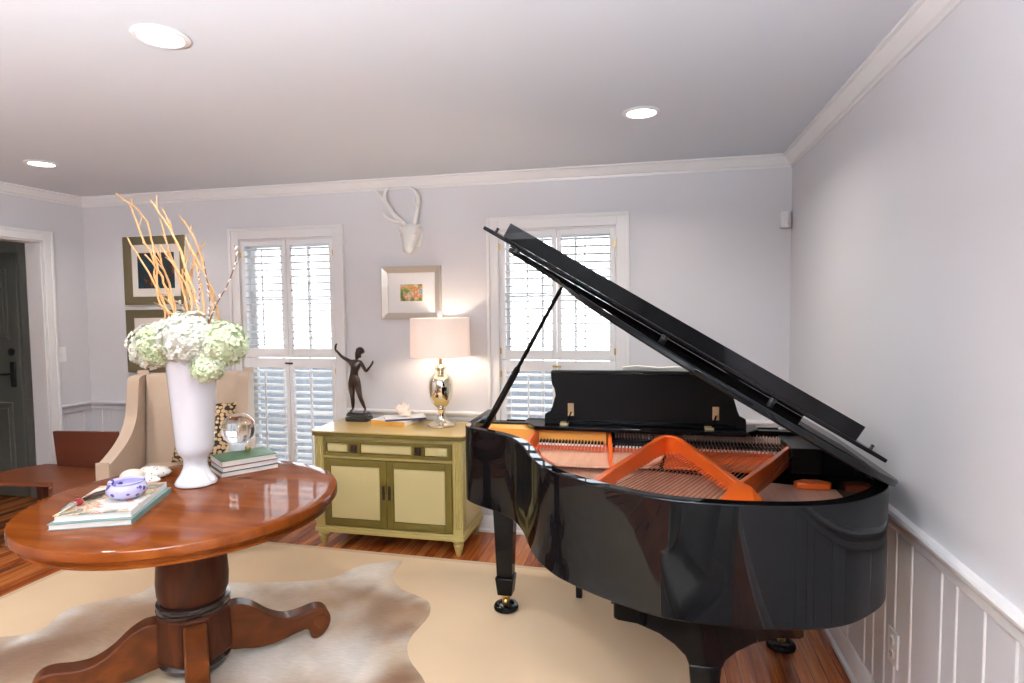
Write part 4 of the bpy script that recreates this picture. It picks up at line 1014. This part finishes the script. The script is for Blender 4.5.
# ------------------------------------------------------------------ pictures
def picture(loc, w, h, fr, dep, mf, me_, mm, aw, ah, am, label, inner=.012):
    o = empty('framed_picture', loc, label=label, cat='picture', group='framed pictures')
    m = MB()
    def bar(P, a0, a1, b0, b1):   # mitred bars with a sloped face
        pass
    X, Z = w/2, h/2; x, z = X-fr, Z-fr
    y0, y1 = -dep, -dep*.45
    vs = [(-X, -.001, -Z), (X, -.001, -Z), (X, -.001, Z), (-X, -.001, Z), (-X, y0, -Z), (X, y0, -Z), (X, y0, Z), (-X, y0, Z), (-x, y1, -z), (x, y1, -z), (x, y1, z), (-x, y1, z), (-x, -.001, -z), (x, -.001, -z), (x, -.001, z), (-x, -.001, z)]
    fs = []
    for k in range(4):
        j = (k+1) % 4
        for a in (0, 4, 8): fs.append((a+k, a+j, a+4+j, a+4+k))
        fs.append((12+k, 12+j, j, k))
    m.add(vs, fs); m.build('frame', mf, o, bevel=.0015, smooth=25)
    e = MB(); t = .006
    for (a, b_, c, d_) in ((-X-t, -X, -Z-t, Z+t), (X, X+t, -Z-t, Z+t), (-X, X, Z, Z+t), (-X, X, -Z-t, -Z)): e.box(a, b_, y0+.004, -.001, c, d_)
    e.build('frame_edge', me_, o, bevel=.001)
    MB().box(-x, x, -.006, -.001, -z, z).build('mat_board', mm, o, smooth=0)
    if am: MB().box(-aw/2, aw/2, -.0075, -.0062, -ah/2, ah/2).build('print', am, o, smooth=0)
    return o
picture((-2.453, 0, 1.654), .430, .358, .040, .028, champ_m, champ_m, matboard, .165, .116, art_bright, 'champagne-framed picture with a small colourful print above the lamp')
picture((-4.552, 0, 1.857), .565, .525, .062, .026, frame_g, frame_s, matboard2, .335, .275, art_dark, 'upper gilt-framed dark picture behind the willow twigs')
picture((-4.552, 0, 1.310), .565, .490, .062, .026, frame_g, frame_s, matboard2, .30, .24, art_dark, 'lower gilt-framed picture hung directly above the wing chair')

# ------------------------------------------------------------------ white stag head
dh = empty('stag_head', (-2.432, 0, 2.03), label='white stag head with antlers mounted high on the wall above the picture', cat='wall ornament')
m = MB(); secs = [(-.112, .006, .075, .110), (-.104, .028, .060, .120), (-.085, .040, .045, .126), (-.055, .047, .025, .120), (-.02, .056, .008, .110), (.02, .068, .002, .100), (.055, .072, .001, .088), (.08, .060, .001, .070), (.100, .036, .001, .045), (.106, .006, .008, .025)]
vs = []; fs = []; n = 20
for z, hw, yb, yf in secs:
    for k in range(n):
        a = 2*pi*k/n; c_ = cos(a); s_ = sin(a); ym = -(yb+yf)/2; vs.append((hw*(abs(c_)**.8)*(1 if c_ > 0 else -1), ym-(yf-yb)/2*s_, z))
for i in range(len(secs)-1):
    for k in range(n): fs.append((i*n+k, i*n+(k+1) % n, (i+1)*n+(k+1) % n, (i+1)*n+k))
fs += [tuple(range(n)), tuple((len(secs)-1)*n+k for k in range(n))]
m.add(vs, fs); hd = m.build('head', ant_m, dh, smooth=70)
for s in (-1, 1):
    m = MB(); m.ell((s*.072, -.045, .060), (.020, .010, .012), 12, 8, M=None); m.build('ear', ant_m, dh)
    m = MB(); m.ell((s*.050, -.098, .018), (.009, .012, .008), 10, 6); m.build('eye', ant_m, hd)
m = MB(); m.prism([(-.055, -.06), (.055, -.06), (.075, .02), (.06, .09), (0, .105), (-.06, .09), (-.075, .02)], -.014, -.001, 'y'); m.build('wall_plate', ant_m, dh, bevel=.004)
def antler(pts, tines):
    m = MB(); P = spline(pts, 4); m.tube(P, [.0165-.0095*k/len(P) for k in range(len(P))], 8)
    for t in tines: Q = spline(t, 3); m.tube(Q, [.0125-.008*k/len(Q) for k in range(len(Q))], 8)
    return m.build('antler', ant_m, dh)
antler([(-.040, -.045, .085), (-.075, -.06, .125), (-.115, -.075, .165), (-.160, -.085, .235), (-.20, -.09, .285), (-.238, -.08, .325)], [[(-.170, -.086, .250), (-.165, -.10, .290), (-.142, -.105, .340)], [(-.060, -.055, .110), (-.105, -.085, .112), (-.150, -.10, .135), (-.178, -.105, .165)]])
antler([(.030, -.045, .085), (.045, -.06, .14), (.062, -.07, .20), (.070, -.075, .26), (.052, -.08, .305), (.008, -.08, .338)], [[(.060, -.07, .19), (.060, -.10, .215), (.058, -.125, .25)]])

# ------------------------------------------------------------------ wing chair and cushion
wc = empty('wing_chair', (-3.915, -.50, .0), rad(25), 'cream upholstered wing chair in the corner behind the round table', 'chair')
side = spline([(.300, .17), (.325, 1.05), (.315, 1.085), (.280, 1.095), (.200, 1.092), (.155, 1.082), (.135, 1.04), (.120, .95), (.085, .84), (.02, .755), (-.10, .685), (-.25, .635), (-.355, .610), (-.375, .595), (-.375, .18)], 4)
side = [p[:2] for p in spline([(a, b_, 0) for a, b_, *_ in side], 1)]
for s in (-1, 1):
    m = MB(); x0, x1 = sorted((s*.315, s*.388)); m.prism(side, x0, x1, 'x'); m.build('wing', cream_m, wc, bevel=.016, seg=3)
m = MB(); m.prism([(.17, .40), (.205, .40), (.325, .40), (.355, 1.08), (.34, 1.10), (.26, 1.10), (.245, 1.085)], -.312, .312, 'x'); m.build('backrest', cream_m, wc, bevel=.02, seg=3)
m = MB(); m.box(-.312, .312, -.36, .30, .17, .36); m.build('seat_base', cream_m, wc, bevel=.015, seg=3)
m = MB(); m.box(-.308, .308, -.385, .19, .362, .485); m.build('seat_cushion', cream_m, wc, bevel=.035, seg=4)
for sx in (-1, 1):
    for yy in (-.32, .24): m = MB(); m.taper((sx*.33, yy, 0), .026, .026, 0, .045, .045, .1698); m.build('leg', darkwood_m, wc, bevel=.003)
def pillow(name, w, h, t, mt, **k):
    m = MB(); N = 14; vs = []; fs = []
    for sd in (1, -1):
        for i in range(N+1):
            for j in range(N+1):
                u, v = 2*i/N-1, 2*j/N-1
                b_ = max(0, (1-u**4)*(1-v**4))**.55
                pin = 1-.06*(1-abs(u)**2)*abs(v)**3*0
                vs.append((u*w/2*(1-.05*(1-v*v)*0)*(1-.06*(1-v*v)), sd*(t/2*b_+.002), v*h/2*(1-.06*(1-u*u))))
    n1 = (N+1)**2
    for sd in range(2):
        for i in range(N):
            for j in range(N):
                a = sd*n1+i*(N+1)+j; fs.append((a, a+1, a+N+2, a+N+1))
    bd = [i*(N+1) for i in range(N+1)]+[N*(N+1)+j for j in range(1, N+1)]+[i*(N+1)+N for i in range(N-1, -1, -1)]+[j for j in range(N-1, 0, -1)]
    for a, b_ in zip(bd, bd[1:]+bd[:1]): fs.append((a, b_, n1+b_, n1+a))
    m.add(vs, fs); return m.build(name, mt, smooth=60, **k)
o = pillow('throw_pillow', .42, .42, .13, pebble_m)
M3 = Matrix.Translation((-3.915, -.50, 0)) @ Matrix.Rotation(rad(25), 4, 'Z') @ Matrix.Translation((.105, .075, .700)) @ Matrix.Rotation(rad(-14), 4, 'X') @ Matrix.Rotation(rad(-14), 4, 'Z') @ Matrix.Rotation(rad(4), 4, 'Y')
o.matrix_world = M3; tag(o, 'black and gold pebble-patterned throw pillow leaning in the cream wing chair', 'pillow')

# ------------------------------------------------------------------ low wooden seat by the doorway
ws = empty('wooden_seat', (-4.72, -.78, 0), label='low red-brown wooden seat with a slab backboard between doorway and wing chair', cat='seat')
m = MB(); m.prism([(-.46, -.21), (.17, -.135), (.41, -.335), (.50, -.20), (.36, .10), (.26, .26), (-.34, .26), (-.44, .10)], .425, .455); m.build('seat', bench_seat_m, ws, bevel=.006)
m = MB(); m.add([(-.205, .215, .4552), (.30, .215, .4552), (.345, .215, .52), (.262, .26, .705), (-.285, .26, .690), (-.205, .245, .4552), (.30, .245, .4552), (.345, .245, .52), (.262, .29, .705), (-.285, .29, .690)],
      [(0, 1, 2, 3, 4), (9, 8, 7, 6, 5), (0, 5, 6, 1), (1, 6, 7, 2), (2, 7, 8, 3), (3, 8, 9, 4), (4, 9, 5, 0)]); m.build('backboard', brown_m, ws, bevel=.003)
for x, yy in ((-.36, -.14), (.20, -.14), (-.30, .18), (.10, .18)): m = MB(); m.taper((x, yy, 0), .04, .04, 0, .055, .055, .4248); m.build('leg', brown_m, ws, bevel=.003)

# ------------------------------------------------------------------ armchair mirrored in the piano
ac = empty('armchair', (-.86, -3.20, .008), rad(-140), 'grey upholstered armchair seen only mirrored in the glossy piano side', 'chair')
m = MB(); m.box(-.30, .30, -.36, .34, .14, .33); m.build('seat_base', greyfab, ac, bevel=.02, seg=3)
m = MB(); m.box(-.29, .29, -.37, .20, .332, .44); m.build('seat_cushion', greyfab, ac, bevel=.04, seg=4)
m = MB(); m.prism([(.20, .33), (.34, .33), (.50, .84), (.48, .86), (.40, .86), (.38, .84)], -.30, .30, 'x'); m.build('backrest', greyfab2, ac, bevel=.03, seg=3)
for sx in (-1, 1):
    for yy in (-.30, .28): m = MB(); m.taper((sx*.25, yy, 0), .025, .025, 0, .04, .04, .1398); m.build('leg', darkwood_m, ac, bevel=.003)
AM = Matrix.Translation((-.86, -3.20, .008)) @ Matrix.Rotation(rad(-140), 4, 'Z')
o = pillow('throw_pillow', .50, .48, .16, greyfab2); o.matrix_world = AM @ Matrix.Translation((-.06, .06, .665)) @ Matrix.Rotation(rad(-32), 4, 'X'); tag(o, 'large grey check pillow mirrored upright in the piano side', 'pillow', 'pillows mirrored in the piano')
o = pillow('throw_pillow', .34, .26, .12, greyfab); o.matrix_world = AM @ Matrix.Translation((.25, -.10, .575)) @ Matrix.Rotation(rad(60), 4, 'Z') @ Matrix.Rotation(rad(-12), 4, 'X'); tag(o, 'smaller grey pillow mirrored beside the large one in the piano side', 'pillow', 'pillows mirrored in the piano')
# ------------------------------------------------------------------ light
w = bpy.data.worlds.new('World'); S.world = w; w.use_nodes = True; nt = w.node_tree
bg = nt.nodes['Background']
sky = nt.nodes.new('ShaderNodeTexSky'); sky.sky_type = 'HOSEK_WILKIE'; sky.turbidity = 6; sky.sun_direction = (.3, .3, .9); sky.ground_albedo = .4
mx = nt.nodes.new('ShaderNodeMix'); mx.data_type = 'RGBA'; mx.inputs['Factor'].default_value = .65; mx.inputs['B'].default_value = (.9, .95, 1, 1)
nt.links.new(sky.outputs[0], mx.inputs['A']); nt.links.new(mx.outputs['Result'], bg.inputs['Color']); bg.inputs['Strength'].default_value = WORLD
def light(name, kind, loc, energy, col=(1, 1, 1), size=.1, rot=(0, 0, 0), **k):
    d = bpy.data.lights.new(name, kind); d.energy = energy; d.color = col
    if kind == 'AREA': d.size = size; d.shape = k.get('shape', 'DISK'); 
    if kind == 'AREA' and 'sy' in k: d.shape = 'RECTANGLE'; d.size_y = k['sy']
    if kind == 'AREA' and 'spread' in k: d.spread = rad(k['spread'])
    if kind in ('POINT', 'SPOT'): d.shadow_soft_size = size
    if kind == 'SPOT': d.spot_size = rad(k.get('angle', 60)); d.spot_blend = k.get('blend', .5)
    o = bpy.data.objects.new(name, d); COL.objects.link(o); o.location = loc; o.rotation_euler = rot
    return o
for i, (x, y) in enumerate([(-2.40, -2.23), (-.876, -1.05), (-4.41, -.99), (-.9, -3.6), (-2.4, -4.9), (-4.2, -3.6), (-.9, -5.6), (-4.2, -5.8)]):  # positions without a built fixture are unseen fill lamps, added out of frame
    light('downlight', 'AREA', (x, y, H-.014), DOWN, (1, .95, .88), .15, spread=150)
# bounced camera flash: aimed up at the ceiling behind the photographer
fl = light('flash', 'AREA', (-1.6, -4.95, 1.5), FLASH, (.86, .93, 1), .25)
fl.rotation_euler = Vector((-.10, -.05, .99)).to_track_quat('-Z', 'Y').to_euler()
# ------------------------------------------------------------------ camera
cam = bpy.data.cameras.new('camera'); cam.sensor_width = 36; cam.lens = 36*600.3/1024; cam.clip_start = .05
co = bpy.data.objects.new('camera', cam); COL.objects.link(co); S.camera = co
yaw, pit, rol = .22352, -.05562, -.00977
f = Vector((-sin(yaw)*cos(pit), cos(yaw)*cos(pit), sin(pit))); r0 = Vector((cos(yaw), sin(yaw), 0)); u0 = r0.cross(f)
r_ = r0*cos(rol)+u0*sin(rol); u_ = -r0*sin(rol)+u0*cos(rol)
co.matrix_world = Matrix(((r_.x, u_.x, -f.x, -.84227), (r_.y, u_.y, -f.y, -3.94413), (r_.z, u_.z, -f.z, 1.54028), (0, 0, 0, 1)))
v = S.view_settings; v.view_transform = 'Standard'; v.look = 'None'; v.gamma = 1; v.use_curve_mapping = False; v.exposure = EXPO
